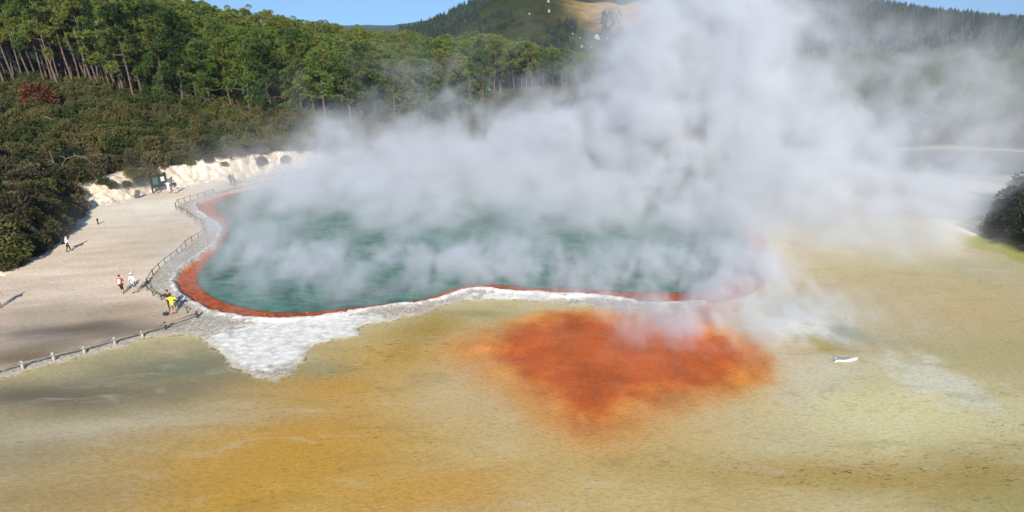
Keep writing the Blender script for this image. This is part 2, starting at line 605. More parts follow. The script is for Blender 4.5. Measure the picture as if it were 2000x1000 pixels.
gm, nt, bs = new_mat('terrace_ground')
pos = nt.n('ShaderNodeNewGeometry').outputs['Position']
ac = nt.attr('Col').outputs['Color']
aS = nt.attr('sint').outputs['Fac']; aL = nt.attr('lip').outputs['Fac']; aW = nt.attr('shore').outputs['Fac']
aWet = nt.attr('wet').outputs['Fac']; aSp = nt.attr('speck').outputs['Fac']; aWh = nt.attr('white').outputs['Fac']
aB = nt.attr('bank').outputs['Fac']
nA = nt.noise(pos, 1.3, 8, .62)
nB = nt.noise(pos, 6.0, 6, .6)
nC = nt.noise(pos, .35, 6, .6)
st_map = nt.n('ShaderNodeMapping', Vector=pos)
st_map.inputs['Rotation'].default_value = (0, 0, R(-32))
st_map.inputs['Scale'].default_value = (1.0, 3.2, 1)
nS = nt.noise(st_map.outputs[0], 2.6, 6, .65, .4)
# general mottling
v = nt.m('ADD', nt.m('MULTIPLY', nS, .62), nt.m('ADD', nt.m('MULTIPLY', nB, .23), nt.m('MULTIPLY', nC, .15)))
v = nt.ramp(v, .36, .64, .80, 1.2)
base = nt.mix(1.0, ac, nt.n('ShaderNodeCombineColor', i0=v, i1=v, i2=v).outputs[0], 'MULTIPLY')
# little rims and ripple lines, following the contours of the crust
cn = nt.noise(pos, .55, 5, .6, .8)
fr_ = nt.m('FRACT', nt.m('MULTIPLY', cn, 16.0))
rim_ = nt.ramp(nt.m('ABSOLUTE', nt.m('SUBTRACT', fr_, .5)), .10, .0)
rim_ = nt.m('MULTIPLY', nt.m('MULTIPLY', rim_, aWet), nt.ramp(nt.noise(pos, .16, 4, .6), .42, .62))
base = nt.mix(nt.m('MULTIPLY', rim_, .12), base, tuple(lin((228, 214, 170))))
# milky and olive drifts in the film of water
mp2 = nt.n('ShaderNodeMapping', Vector=pos)
mp2.inputs['Rotation'].default_value = (0, 0, R(14)); mp2.inputs['Scale'].default_value = (.35, 1.0, 1)
d1 = nt.noise(mp2.outputs[0], .5, 7, .66, 1.2)
base = nt.mix(nt.m('MULTIPLY', nt.m('MULTIPLY', nt.ramp(d1, .54, .72), aWet), .30), base, tuple(lin((214, 206, 176))))
base = nt.mix(nt.m('MULTIPLY', nt.m('MULTIPLY', nt.ramp(d1, .46, .32), aWet), .30), base, tuple(lin((142, 122, 60))))
# dark algae flecks, drawn out along the flow
fl1 = nt.ramp(nS, .56, .64)
fl2 = nt.ramp(nC, .36, .55)
fk = nt.m('MULTIPLY', nt.m('MULTIPLY', fl1, fl2), nt.m('MULTIPLY', nt.m('ADD', nt.m('MULTIPLY', aSp, .85), .16), aWet))
base = nt.mix(fk, base, tuple(lin((92, 74, 30))))
mp3 = nt.n('ShaderNodeMapping', Vector=pos)
mp3.inputs['Rotation'].default_value = (0, 0, R(-38)); mp3.inputs['Scale'].default_value = (1.0, 3.0, 1)
sp3 = nt.ramp(nt.noise(mp3.outputs[0], 1.7, 3, .7), .58, .63)
k3 = nt.m('MULTIPLY', nt.m('MULTIPLY', sp3, nt.ramp(nt.noise(pos, .35, 5, .65), .42, .56)), nt.m('MULTIPLY', nt.m('ADD', nt.m('MULTIPLY', aSp, .80), .22), aWet))
base = nt.mix(k3, base, tuple(lin((84, 66, 26))))
vo = nt.n('ShaderNodeTexVoronoi', Vector=pos, Scale=1.6)
dots = nt.m('MULTIPLY', nt.ramp(vo.outputs['Distance'], .10, .04), nt.m('MULTIPLY', aWet, nt.ramp(nt.noise(pos, .9, 2), .55, .62)))
base = nt.mix(nt.m('MULTIPLY', dots, .6), base, tuple(lin((226, 214, 180))))
# sinter crust
sfac = nt.ramp(nt.m('ADD', aS, nt.m('MULTIPLY', nt.m('SUBTRACT', nA, .5), 1.3)), .22, -.16)
crust = nt.m('MULTIPLY', nt.m('SUBTRACT', 1.0, nt.m('ABSOLUTE', nt.m('SUBTRACT', nt.noise(pos, 1.7, 8, .7, .6), .5))), 1.0)
crk = nt.ramp(crust, .93, .99)
grey = nt.mix(nt.ramp(nB, .35, .65), tuple(lin((164, 152, 134))), tuple(lin((220, 210, 194))))
film = nt.ramp(nt.m('ADD', aS, nt.m('MULTIPLY', nt.m('SUBTRACT', nC, .5), 1.6)), -.9, -.1)
grey = nt.mix(nt.m('MULTIPLY', crk, .35), grey, tuple(lin((120, 106, 88))))
white = nt.mix(nt.ramp(nA, .34, .60), tuple(lin((214, 208, 196))), tuple(lin((246, 241, 230))))
white = nt.mix(nt.m('MULTIPLY', crk, .22), white, tuple(lin((176, 172, 164))))
wf = nt.ramp(nt.m('ADD', aWh, nt.m('MULTIPLY', nt.m('SUBTRACT', nA, .5), 1.3)), .28, .66)
sc_ = nt.mix(wf, grey, white)
sc_ = nt.mix(nt.m('MULTIPLY', nt.m('MULTIPLY', film, .55), nt.ramp(aL, .6, 2.0)), sc_, tuple(lin((168, 160, 134))))
bank_ = nt.m('MULTIPLY', nt.ramp(aB, -.6, .6), nt.ramp(nt.noise(pos, 1.4, 8, .72, 1.0), .50, .66))
base = nt.mix(nt.m('MULTIPLY', bank_, .55), base, tuple(lin((176, 142, 104))))
base = nt.mix(sfac, base, sc_)
# dark damp edge where the crust ends in the shallow water
edge = nt.m('MULTIPLY', nt.ramp(nt.m('ABSOLUTE', nt.m('SUBTRACT', aS, nt.m('ADD', .05, nt.m('MULTIPLY', nt.m('SUBTRACT', nB, .5), .5)))), .10, .02), nt.ramp(nA, .45, .6))
base = nt.mix(nt.m('MULTIPLY', nt.m('MULTIPLY', edge, .75), nt.ramp(aB, 0, -.5)), base, tuple(lin((96, 84, 62))))
# pool shelf
inn = nt.ramp(nt.m('ADD', aL, nt.m('MULTIPLY', nt.m('SUBTRACT', nB, .5), .2)), .03, -.10)
ors = nt.mix(nt.ramp(nt.noise(pos, 2.2, 6, .6), .35, .65), tuple(lin((150, 66, 32))), tuple(lin((196, 98, 50))))
ors = nt.mix(nt.ramp(nt.m('ADD', aL, nt.m('MULTIPLY', nA, .5)), -.1, .25), ors, tuple(lin((214, 140, 84))))
ors = nt.mix(nt.m('MULTIPLY', nt.ramp(nt.noise(pos, 3.1, 3), .68, .72), .8), ors, tuple(lin((226, 200, 150))))
deepc = nt.mix(nt.ramp(aW, -.3, -2.5), tuple(lin((120, 92, 50))), tuple(lin((30, 84, 70))))
ors = nt.mix(nt.ramp(aW, .15, -.3), ors, deepc)
base = nt.mix(inn, base, ors)
nt.t.links.new(base, bs.inputs['Base Color'])
notc = nt.m('MULTIPLY', aWet, nt.m('SUBTRACT', 1.0, sfac))
rg = nt.m('SUBTRACT', .9, nt.m('MULTIPLY', notc, .45))
nt.t.links.new(rg, bs.inputs['Roughness'])
nt.t.links.new(nt.m('ADD', .15, nt.m('MULTIPLY', notc, .25)), bs.inputs['Specular IOR Level'])
bh_ = nt.m('ADD', nt.m('ADD', nt.m('MULTIPLY', crust, 1.0), nt.m('MULTIPLY', rim_, .9)), nt.m('MULTIPLY', nB, .6))
bst = nt.m('ADD', nt.m('MULTIPLY', nt.m('MULTIPLY', sfac, nt.m('SUBTRACT', 1.0, nt.m('MULTIPLY', wf, .6))), .65), nt.m('ADD', .05, nt.m('MULTIPLY', nt.ramp(aB, -.5, .5), .9)))
bn_ = nt.n('ShaderNodeBump', Strength=bst, Distance=.12, Height=bh_)
nt.t.links.new(bn_.outputs[0], bs.inputs['Normal'])

me = mesh_np('ground', np.stack([gx, gy, H], 1), F, gm, True)
for nm, arr in (('sint', SS), ('lip', LS), ('shore', WS), ('wet', wet), ('speck', speck), ('white', whi), ('bank', BDD)):
    a = me.attributes.new(nm, 'FLOAT', 'POINT')
    a.data.foreach_set('value', arr.astype(np.float32))
a = me.attributes.new('Col', 'FLOAT_COLOR', 'POINT')
a.data.foreach_set('color', np.hstack([col, np.ones((len(col), 1))]).astype(np.float32).ravel())
tag(link('ground', me), kind='structure')

# pool water ----------------------------------------------------------
wl = -0.215
wv = smooth_poly([P(x, y, wl) for x, y in LIP_PX], 2)
wm, nt, bs = new_mat('pool_water')
pos = nt.n('ShaderNodeNewGeometry').outputs['Position']
n1 = nt.noise(pos, .25, 5, .6); n2 = nt.noise(pos, 1.6, 5, .6)
mq = nt.n('ShaderNodeMapping', Vector=pos)
mq.inputs['Rotation'].default_value = (0, 0, R(-66)); mq.inputs['Scale'].default_value = (.55, 1.9, 1)
n1 = nt.m('ADD', nt.m('MULTIPLY', n1, .45), nt.m('MULTIPLY', nt.noise(mq.outputs[0], 1.1, 5, .65, .5), .55))
c1 = nt.mix(nt.ramp(n1, .38, .62), tuple(lin((42, 84, 70))), tuple(lin((88, 132, 116))))
nt.t.links.new(c1, bs.inputs['Base Color'])
bs.inputs['Roughness'].default_value = .12
bs.inputs['IOR'].default_value = 1.33
mp = nt.n('ShaderNodeMapping', Vector=pos)
mp.inputs['Rotation'].default_value = (0, 0, R(-35)); mp.inputs['Scale'].default_value = (1, 2.4, 1)
bn_ = nt.n('ShaderNodeBump', Strength=.9, Distance=.10, Height=nt.noise(mp.outputs[0], 2.0, 4, .6))
nt.t.links.new(bn_.outputs[0], bs.inputs['Normal'])
# water clears towards the shore so the shelf shows through a hand's breadth of it
sh = nt.attr('shore').outputs['Fac']
fac = nt.ramp(nt.m('ADD', sh, nt.m('MULTIPLY', nt.m('SUBTRACT', n2, .5), .5)), .35, -.35)
tr = nt.n('ShaderNodeBsdfTransparent')
tr.inputs[0].default_value = (.92, .97, .95, 1)
ms = nt.n('ShaderNodeMixShader')
nt.t.links.new(fac, ms.inputs[0]); nt.t.links.new(tr.outputs[0], ms.inputs[1]); nt.t.links.new(bs.outputs[0], ms.inputs[2])
nt.t.links.new(ms.outputs[0], nt.t.nodes['Material Output'].inputs['Surface'])
px0, py0 = wv.min(0) - 1; px1, py1 = wv.max(0) + 1
ax = np.arange(px0, px1, .5); ay = np.arange(py0, py1, .5)
AX, AY = np.meshgrid(ax, ay)
ls_ = sdf(LIP, AX.ravel(), AY.ravel()).reshape(AX.shape)
wsd = (sdf(WAT, AX.ravel(), AY.ravel()) + .10 * fbm(AX.ravel() * 1.1, AY.ravel() * 1.1, 3, 24))
ii = np.arange(AX.size).reshape(AX.shape)
Fw = np.stack([ii[:-1, :-1], ii[:-1, 1:], ii[1:, 1:], ii[1:, :-1]], -1).reshape(-1, 4)
Fw = Fw[(ls_.ravel()[Fw] < .15).all(1)]
used = np.unique(Fw); remap = np.full(AX.size, -1); remap[used] = np.arange(len(used))
me = mesh_np('pool_water', np.stack([AX.ravel(), AY.ravel(), np.full(AX.size, wl)], 1)[used], remap[Fw], wm, True)
a = me.attributes.new('shore', 'FLOAT', 'POINT'); a.data.foreach_set('value', wsd[used].astype(np.float32))
tag(link('water', me), kind='structure')
#@@TREES
# ------------------------------------------------------------------ vegetation
def hit(px, py, y0=30.0, y1=420.0):
    """where the sight line through a photo pixel meets the terrain"""
    a, b, c = ray(px, py)
    Y = np.linspace(y0, y1, 900)
    X = a / b * Y
    Z = CAM_H + c / b * Y
    G = height(X, Y, False)[0]
    k = np.nonzero(Z <= G)[0]
    k = k[0] if len(k) else -1
    return np.array([X[k], Y[k], G[k]])


def leaf_mat(name, dark, light, scale=1.2, hue=None):
    m, nt, b = new_mat(name)
    pos = nt.n('ShaderNodeNewGeometry').outputs['Position']
    oi = nt.n('ShaderNodeObjectInfo').outputs['Random']
    f = nt.m('ADD', nt.m('MULTIPLY', nt.noise(pos, scale, 3, .6), .7), nt.m('MULTIPLY', oi, .35))
    c = nt.mix(nt.ramp(f, .30, .78, smooth=False), tuple(lin(dark)), tuple(lin(light)))
    if hue is not None:
        big = nt.noise(pos, .12, 3)
        c = nt.mix(nt.m('MULTIPLY', nt.ramp(nt.m('ADD', big, nt.m('MULTIPLY', oi, .25)), .58, .78), .7), c, tuple(lin(hue)))
    nt.t.links.new(c, b.inputs['Base Color'])
    b.inputs['Roughness'].default_value = .6
    b.inputs['Specular IOR Level'].default_value = .25
    return m


M_NEEDLE = leaf_mat('pine_needles', (26, 44, 16), (104, 132, 50), .8, (116, 112, 48))
M_NEEDLE2 = leaf_mat('dark_conifer_needles', (18, 30, 22), (36, 52, 34), .05)
M_LIME = leaf_mat('bright_leaves', (120, 150, 30), (176, 196, 60))
M_SCRUB = [leaf_mat('scrub_leaves_olive', (34, 36, 18), (104, 98, 52), .7, (98, 90, 52)),
           leaf_mat('scrub_leaves_green', (28, 38, 16), (86, 96, 42), .7, (98, 98, 44)),
           leaf_mat('scrub_leaves_brown', (42, 38, 24), (108, 98, 66), .8),
           leaf_mat('scrub_leaves_dark', (26, 34, 20), (62, 70, 38), .9)]
M_DRY = leaf_mat('dry_orange_leaves', (84, 52, 30), (158, 88, 48), 1.5)
M_BARK = simple_mat('pine_bark', lin((108, 92, 80)), .9, .45, 3.0, .3)
M_TWIG = simple_mat('scrub_twigs', lin((120, 108, 92)), .9, .3, 6.0)
M_DEAD = simple_mat('bleached_wood', lin((150, 142, 124)), .85, .2, 6.0)


def blades(cen, n, rad, ln, wd, rng, up=.35, shell=True):
    """n thin leaf triangles round each centre; returns V, F"""
    k = len(cen)
    d = rng.normal(size=(k, n, 3))
    d[..., 2] += up
    d /= np.linalg.norm(d, axis=2, keepdims=True) + 1e-9
    r = rng.uniform(.15 if not shell else .35, 1, (k, n, 1)) ** .6
    rad = np.asarray(rad).reshape(-1, 1, 1) if np.ndim(rad) else rad
    base = cen[:, None, :] + d * r * rad * np.array([1, 1, .75])
    dirn = d + rng.normal(size=d.shape) * .45
    dirn /= np.linalg.norm(dirn, axis=2, keepdims=True) + 1e-9
    side = np.cross(dirn, rng.normal(size=d.shape))
    side /= np.linalg.norm(side, axis=2, keepdims=True) + 1e-9
    L = ln * rng.uniform(.6, 1.3, (k, n, 1)); W = wd * rng.uniform(.7, 1.3, (k, n, 1))
    a = base - side * W * .5; b = base + side * W * .5; c = base + dirn * L
    V = np.stack([a, b, c], 2).reshape(-1, 3)
    F = np.arange(len(V)).reshape(-1, 3)
    return V, F


def pine_meshes(i, H, bare, rad, nclump, nb, lean=0.0, needle=None):
    rng = np.random.default_rng(100 + i); rd = random.Random(100 + i)
    # trunk
    N = 9
    bend = [rd.uniform(-.5, .5) for _ in range(4)]
    tp = []
    for k in range(N):
        t = k / (N - 1)
        tp.append(Vector((lean * t * H + bend[0] * math.sin(t * 3.0) * .8 + bend[1] * t * t, bend[2] * math.sin(t * 2.4) + bend[3] * t * t, t * H * .93)))
    r0 = .010 * H + .04
    tr = MB()
    tr.tube([tp[0] - Vector((0, 0, .8))] + tp, [r0 * 1.3] + [r0 * (1 - .8 * k / (N - 1)) for k in range(N)], 8)

    def at(t):
        f = t * (N - 1); a = min(int(f), N - 2)
        return tp[a].lerp(tp[a + 1], f - a)
    cen = []; cr = []
    nl = max(6, nclump // 5)
    for q in range(nl):
        t = bare + (1 - bare) * ((q + rd.random()) / nl) ** .9
        s = at(min(t, .98))
        az = q * 2.4 + rd.uniform(-.5, .5)
        rel = (t - bare) / (1 - bare)
        R_ = rad * (max(0, math.sin(min(1, rel * .9 + .25) * math.pi)) ** .8 * .85 + .12) * rd.uniform(.55, 1.2)
        rise = rd.uniform(.10, .45) * R_ + (rel * .5)
        e = s + Vector((math.cos(az) * R_, math.sin(az) * R_, rise))
        mid = s.lerp(e, .5) + Vector((0, 0, -.1 * R_))
        tr.tube([s, mid, e], [.05 + .006 * R_, .04, .015], 5, False)
        for j in range(5):
            u = rd.uniform(.45, 1.08)
            cpos = s.lerp(e, u) + Vector((rd.gauss(0, .6), rd.gauss(0, .6), rd.gauss(.15, .45)))
            cen.append(cpos); cr.append(rd.uniform(.35, .62))
    for j in range(8):
        cpos = at(1.0) + Vector((rd.gauss(0, .5), rd.gauss(0, .5), rd.uniform(-.4, H * .07)))
        cen.append(cpos); cr.append(rd.uniform(.4, .75))
    for q in range(7):                          # dead snags on the bare stem
        t = rd.uniform(.2, bare + .1); s = at(t); az = rd.uniform(0, 6.28); l = rd.uniform(.5, 1.6)
        tr.tube([s, s + Vector((math.cos(az) * l, math.sin(az) * l, rd.uniform(-.1, .5)))], [.03, .008], 4, False)
    V, F = blades(np.array([list(c) for c in cen]), nb, np.array(cr), .36, .11, rng, .6)
    return tr.mesh('pine_trunk_mesh', M_BARK), mesh_np('pine_crown_mesh', V, F, needle or M_NEEDLE)


PV = [pine_meshes(0, 13, .38, 2.9, 60, 120), pine_meshes(1, 13, .50, 2.5, 48, 120), pine_meshes(2, 13, .28, 3.1, 66, 115),
      pine_meshes(3, 13, .70, 2.5, 38, 120, -.10), pine_meshes(4, 13, .42, 2.6, 55, 120, -.04), pine_meshes(5, 13, .16, 3.0, 78, 105),
      pine_meshes(6, 13, .76, 2.3, 34, 125, -.16)]

FRONT_PX = [(-260, 190), (-60, 178), (60, 178), (160, 186), (220, 202), (300, 216), (400, 224), (470, 234), (560, 250), (640, 262), (720, 262),
            (800, 255), (900, 240), (980, 205), (1060, 192), (1180, 186)]
FRONT = np.array([hit(x, y)[:2] for x, y in FRONT_PX])
SKY_X = [-300, 0, 200, 360, 400, 450, 500, 560, 600, 650, 700, 760, 830, 900, 960, 1050, 1100, 1150, 1200]
SKY_Y = [-150, -120, -90, -30, 6, 6, 14, 28, 34, 46, 58, 62, 60, 62, 68, 92, 100, 112, 118]


def to_px(X, Y, Z):
    z = Z - CAM_H
    dep = Y * CT - z * ST
    return 1000 + FPX * X / dep, 500 - FPX * (Y * ST + z * CT) / dep


def behind_front(X, Y):
    """metres behind the front row, along the line of sight in plan"""
    az = X / Y
    fa = FRONT[:, 0] / FRONT[:, 1]
    o = np.argsort(fa)
    return Y - np.interp(az, fa[o], FRONT[o, 1])


cand = []
sp = 4.3
for iy in range(0, 60):
    for ix in range(-60, 20):
        X = ix * sp + (iy % 2) * sp / 2 + random.uniform(-1.6, 1.6); Y = 80 + iy * sp + random.uniform(-1.6, 1.6)
        px, py = to_px(X, Y, 8)
        if px < -130 or px > 1215: continue
        b = behind_front(X, Y)
        if b < 0 or b > 85: continue
        if b > 22 and random.random() < .25: continue
        if px < 240 and b < 22:
            cand.append((X + random.uniform(1.4, 2.6), Y + random.uniform(-1.5, 1.5), b))
        cand.append((X, Y, b))
cand.sort(key=lambda c: c[2] + .25 * c[1])
PINES = cand[:296]; PINES_FAR = cand[296:]
print('pines', len(cand))


def pine_height(X, Y, zg, rnd):
    px, _ = to_px(X, Y, zg + 12)
    ys_ = np.interp(px, SKY_X, SKY_Y) + rnd.uniform(-4, 14)
    a, b, c = ray(px, ys_)
    zt = CAM_H + c / b * Y
    lf_ = 1 - min(1, max(0, (px - 150) / 350))
    return max(7.5, min(rnd.uniform(11.5 + 5 * lf_, 16 + 6 * lf_), zt - zg))


rp = random.Random(5)
first = {}
for i, (X, Y, b) in enumerate(PINES):
    zg = hz(X, Y)
    px, py = to_px(X, Y, zg)
    Ht = pine_height(X, Y, zg, rp)
    k = rp.choice([3, 6, 6, 1, 4]) if (px < 230 and b < 25) else rp.choice([0, 1, 2, 4, 5, 0, 2]) if px < 900 else rp.choice([1, 1, 0, 3])
    if px > 300 and b < 9 and px < 930: k = rp.choice([2, 5, 5, 5, 0])
    t = thing('pine_tree', (X, Y, zg - .1), rp.uniform(-.5, .5) if k in (3, 6) else rp.uniform(0, 6.28))
    s = Ht / 13
    w_ = min(s, 1.15) * rp.uniform(1.0, 1.25)
    t.scale = (w_, w_, s)
    if px < 230:
        lb, gp = 'pine with bare leaning trunk at the left end of the wood', 'leaning pines at the left end of the wood'
    elif px < 620:
        lb, gp = 'bushy green pine in the wood above the brown scrub', 'bushy pines in the wood above the scrub'
    elif px < 950:
        lb, gp = 'rounded green pine standing behind the low columns of steam', 'pines behind the low columns of steam'
    else:
        lb, gp = 'slender straight pine at the foot of the green hill', 'slender pines at the foot of the hill'
    tag(t, lb, 'tree', gp)
    for nm, me_ in zip(('trunk', 'crown'), PV[k]):
        link(nm, me_, t)

# the back of the wood, only its tops show
def merged_trees(name, spots, variants, mat):
    Vs = []; Fs = []; o = 0
    for (X, Y, Z, s, sx, k, rz) in spots:
        V, F = variants[k]
        ca, sa = math.cos(rz), math.sin(rz)
        W = np.stack([(V[:, 0] * ca - V[:, 1] * sa) * sx + X, (V[:, 0] * sa + V[:, 1] * ca) * sx + Y, V[:, 2] * s + Z], 1)
        Vs.append(W); Fs.append(F + o); o += len(V)
    return link(name, mesh_np(name, np.vstack(Vs), np.vstack(Fs), mat))


def me_arrays(me_):
    V = np.empty(len(me_.vertices) * 3, np.float32); me_.vertices.foreach_get('co', V)
    F = np.empty(len(me_.loops), np.int32); me_.loops.foreach_get('vertex_index', F)
    return V.reshape(-1, 3), F.reshape(-1, 3)


cv = [me_arrays(PV[k][1]) for k in (0, 2, 5, 1)]
spots = []
for (X, Y, b) in PINES_FAR:
    zg = hz(X, Y); Ht = pine_height(X, Y, zg, rp)
    spots.append((X, Y, zg, Ht / 13, Ht / 13 * 1.2, rp.randrange(4), rp.uniform(0, 6.28)))
if spots:
    tag(merged_trees('pine_wood', spots, cv, M_NEEDLE), 'tops of the pine wood packed behind the front rows', 'wood', kind='stuff')

# scrub ------------------------------------------------------------------
def shrub_mesh(i, mat, nb=1500, lf=.20):
    rng = np.random.default_rng(300 + i)
    k = 26
    a = rng.uniform(0, 6.28, k); z = rng.uniform(.15, 1, k); r = np.sqrt(1 - (z * .9) ** 2) * rng.uniform(.4, 1, k)
    cen = np.stack([np.cos(a) * r * 1.25, np.sin(a) * r * 1.25, z * 1.45], 1)
    V, F = blades(cen, nb // k * 2, rng.uniform(.35, .6, k), lf, lf * .62, rng, .3)
    st = MB(); rd = random.Random(i)
    for q in range(9):
        w0 = rd.uniform(0, 6.28); l = rd.uniform(.5, 1.25)
        st.tube([(0, 0, -.3), (math.cos(w0) * l * .45, math.sin(w0) * l * .45, .6), (math.cos(w0) * l, math.sin(w0) * l, rd.uniform(.9, 1.5))], [.05, .035, .012], 5, False)
    return st.mesh('shrub_stem_mesh', M_TWIG), mesh_np('shrub_leaves_mesh', V, F, mat)


SV = [shrub_mesh(i, M_SCRUB[i % 4]) for i in range(8)]
FA = FRONT[:, 0] / FRONT[:, 1]
sc_c = []
sp = 2.0
for iy in range(0, 90):
    for ix in range(-85, 40):
        X = ix * sp + (iy % 2) * sp / 2 + random.uniform(-.7, .7); Y = 34 + iy * sp * .9 + random.uniform(-.7, .7)
        px, py = to_px(X, Y, 3)
        if px < -90 or px > 1180 or py > 620: continue
        sc_c.append((X, Y, px))
for iy in range(0, 60):
    for ix in range(-60, 0):
        X = -22 + ix * 1.5 + random.uniform(-.5, .5); Y = 44 + iy * 1.3 + random.uniform(-.5, .5)
        px, py = to_px(X, Y, 1)
        if -90 < px < 150 and py > 380: sc_c.append((X, Y, px))
_A = np.array(sc_c)
_h = height(_A[:, 0], _A[:, 1])
_dd = _h[5]
keep = (_dd > np.where(_A[:, 2] < 150, -.1, 2.9 + 1.2 * noise(_A[:, 0] * .25, _A[:, 1] * .25, 88))) & (behind_front(_A[:, 0], _A[:, 1]) < 10)
# the bare cliff between the two dark banks of scrub stays clear
SHR = [(a[0], a[1], z, a[2]) for a, z, k in zip(sc_c, _h[0], keep) if k]
SHR.sort(key=lambda s: math.hypot(s[0], s[1]))
print('shrubs', len(SHR))
rs = random.Random(9)
for i, (X, Y, zg, px) in enumerate(SHR[:276]):
    k = rs.choice([0, 4, 1, 5, 3, 7, 2, 0, 4]) if rs.random() < .8 else rs.choice([2, 6])
    t = thing('shrub', (X, Y, float(zg) - .15), rs.uniform(0, 6.28))
    s = rs.uniform(.75, 1.25)
    if rs.random() < .12: s *= 1.45
    t.scale = (s, s, s * rs.uniform(.75, 1.35))
    if px < 140:
        lb, gp = 'dark olive shrub in the thicket at the left edge of the pale path', 'shrubs of the thicket left of the path'
    elif px < 420:
        lb, gp = 'olive brown shrub on top of the chalky bank behind the notice board', 'shrubs above the chalky bank'
    else:
        lb, gp = 'brownish shrub on the low bank behind the far end of the fence', 'shrubs behind the far end of the fence'
    tag(t, lb, 'shrub', gp)
    for nm, me_ in zip(('stem', 'foliage'), SV[k]):
        link(nm, me_, t)
for q, (px, py, s) in enumerate(((286, 356, .8), (276, 366, .7), (298, 347, .8), (262, 352, .9), (512, 322, .8), (345, 322, .7), (152, 392, .8), (206, 368, .6),
                                 (225, 372, .5), (143, 410, .7), (408, 318, .6), (440, 330, .45), (560, 318, .7), (160, 415, .6), (250, 372, .5), (372, 322, .55))):
    p = hit(px, py)
    t = thing('shrub', (p[0], p[1], p[2] - .1), q * 1.7, 'small dark shrub clinging to the face or lip of the chalky bank', 'shrub', 'small shrubs on the chalky bank')
    t.scale = (s, s, s)
    for nm, me_ in zip(('stem', 'foliage'), SV[(q * 3) % 8]):
        link(nm, me_, t)
sv = [me_arrays(SV[k][1]) for k in (0, 1, 5, 4)]
for q, (m_, nm) in enumerate(((M_SCRUB[0], 'scrub'), (M_SCRUB[1], 'scrub'))):
    sel = [s for j, s in enumerate(SHR[276:]) if j % 2 == q]
    spots = [(X, Y, float(z) - .1, rs.uniform(.7, 1.9), rs.uniform(.8, 1.45), rs.randrange(4), rs.uniform(0, 6.28)) for X, Y, z, px in sel]
    tag(merged_trees(nm, spots, sv, m_), ('olive brown' if q == 0 else 'greener') + ' low scrub covering the slope up to the pines', 'scrub', kind='stuff')


def single_shrub(px, py, mat, scale, label, n=1, name='shrub', cat='shrub', i=40, lf=.2):
    p = hit(px, py)
    s_, l_ = shrub_mesh(i, mat, 2200, lf)
    t = thing(name, (p[0], p[1], p[2] - .1), 1.0, label, cat)
    t.scale = scale
    link('stem', s_, t); link('foliage', l_, t)
    return t


single_shrub(80, 222, M_DRY, (2.1, 1.7, 2.9), 'orange brown dying shrub in the scrub below the leaning pines', i=41)
single_shrub(104, 196, M_LIME, (.8, .8, 1.2), 'small lime green shrub right of the orange brown one', i=45)
# big dark bush on the right-hand shore: several stems make one thicket
for q, (px, py, s) in enumerate(((1944, 446, 1.3), (1968, 452, 1.8), (1995, 462, 1.8), (1958, 425, 1.7), (1990, 420, 2.4), (2025, 440, 2.6), (2040, 475, 1.9), (2005, 395, 2.3), (2060, 420, 2.6))):
    p = P(px, py, .8)
    s_, l_ = SV[3] if q % 3 else SV[0]
    t = thing('shrub', (p[0], p[1], hz(p[0], p[1]) - .1), q * 1.3, 'dark shrub on the right shore above the yellow green water edge', 'shrub', 'dark shrubs on the right shore')
    s *= .82
    t.scale = (s, s, s)
    link('stem', s_, t); link('foliage', l_, t)
# lime tree in the steam
p = hit(945, 205)
a_, b_ = pine_meshes(20, 7, .25, 2.0, 50, 80, 0, M_LIME)
t = thing('leafy_tree', (p[0], p[1], p[2]), 0, 'small bright yellow green tree between two columns of steam', 'tree')
link('trunk', a_, t); link('crown', b_, t)


def dead_branch(px, py, shape, label, r=.09):
    p = hit(px, py)
    m = MB(); rd = random.Random(int(px))
    pts = [Vector(q) for q in shape]; r *= .55
    m.tube(pts, [r * (1 - .7 * k / (len(pts) - 1)) for k in range(len(pts))], 6)
    for k in range(1, len(pts) - 1):
        for _ in range(2):
            e = pts[k] + Vector((rd.uniform(-1, 1), rd.uniform(-.6, .3), rd.uniform(-.1, .9)))
            m.tube([pts[k], pts[k].lerp(e, .5) + Vector((0, 0, .1)), e], [r * .5, r * .35, r * .12], 4, False)
    o = m.build('dead_branch', M_DEAD, loc=(p[0], p[1], p[2] + 1.2))
    tag(o, label, 'branch')


dead_branch(126, 345, [(0, 0, -1), (.1, 0, .3), (.9, -.1, 1.2), (2.2, -.1, 1.6), (3.6, 0, 1.2), (4.4, 0, .2)], 'bleached arching dead branch over the thicket left of the chalky bank', .08)
dead_branch(114, 345, [(0, 0, -1), (-.1, 0, .6), (-.3, 0, 2.2)], 'short upright bleached stem beside the arching dead branch')
dead_branch(270, 262, [(-1.6, 0, 0), (-.5, -.2, .8), (.8, 0, .9), (1.8, 0, .4)], 'tangle of pale dead twigs in the scrub above the notice board', .07)
dead_branch(398, 228, [(0, 0, -.8), (.1, 0, .8), (.9, 0, 1.9), (2.2, 0, 2.1), (3.0, 0, 1.6)], 'pale bent dead trunk arching at the dark foot of the pines')
dead_branch(118, 262, [(-1.8, 0, 1.6), (-.6, 0, 1.0), (.4, -.2, .2), (1.0, -.2, -.6)], 'grey fallen limb below the orange brown shrub')
dead_branch(40, 225, [(-2.2, 0, .6), (-.8, -.2, .9), (.6, 0, .3), (1.9, 0, .8)], 'grey dead twigs left of the orange brown shrub', .07)
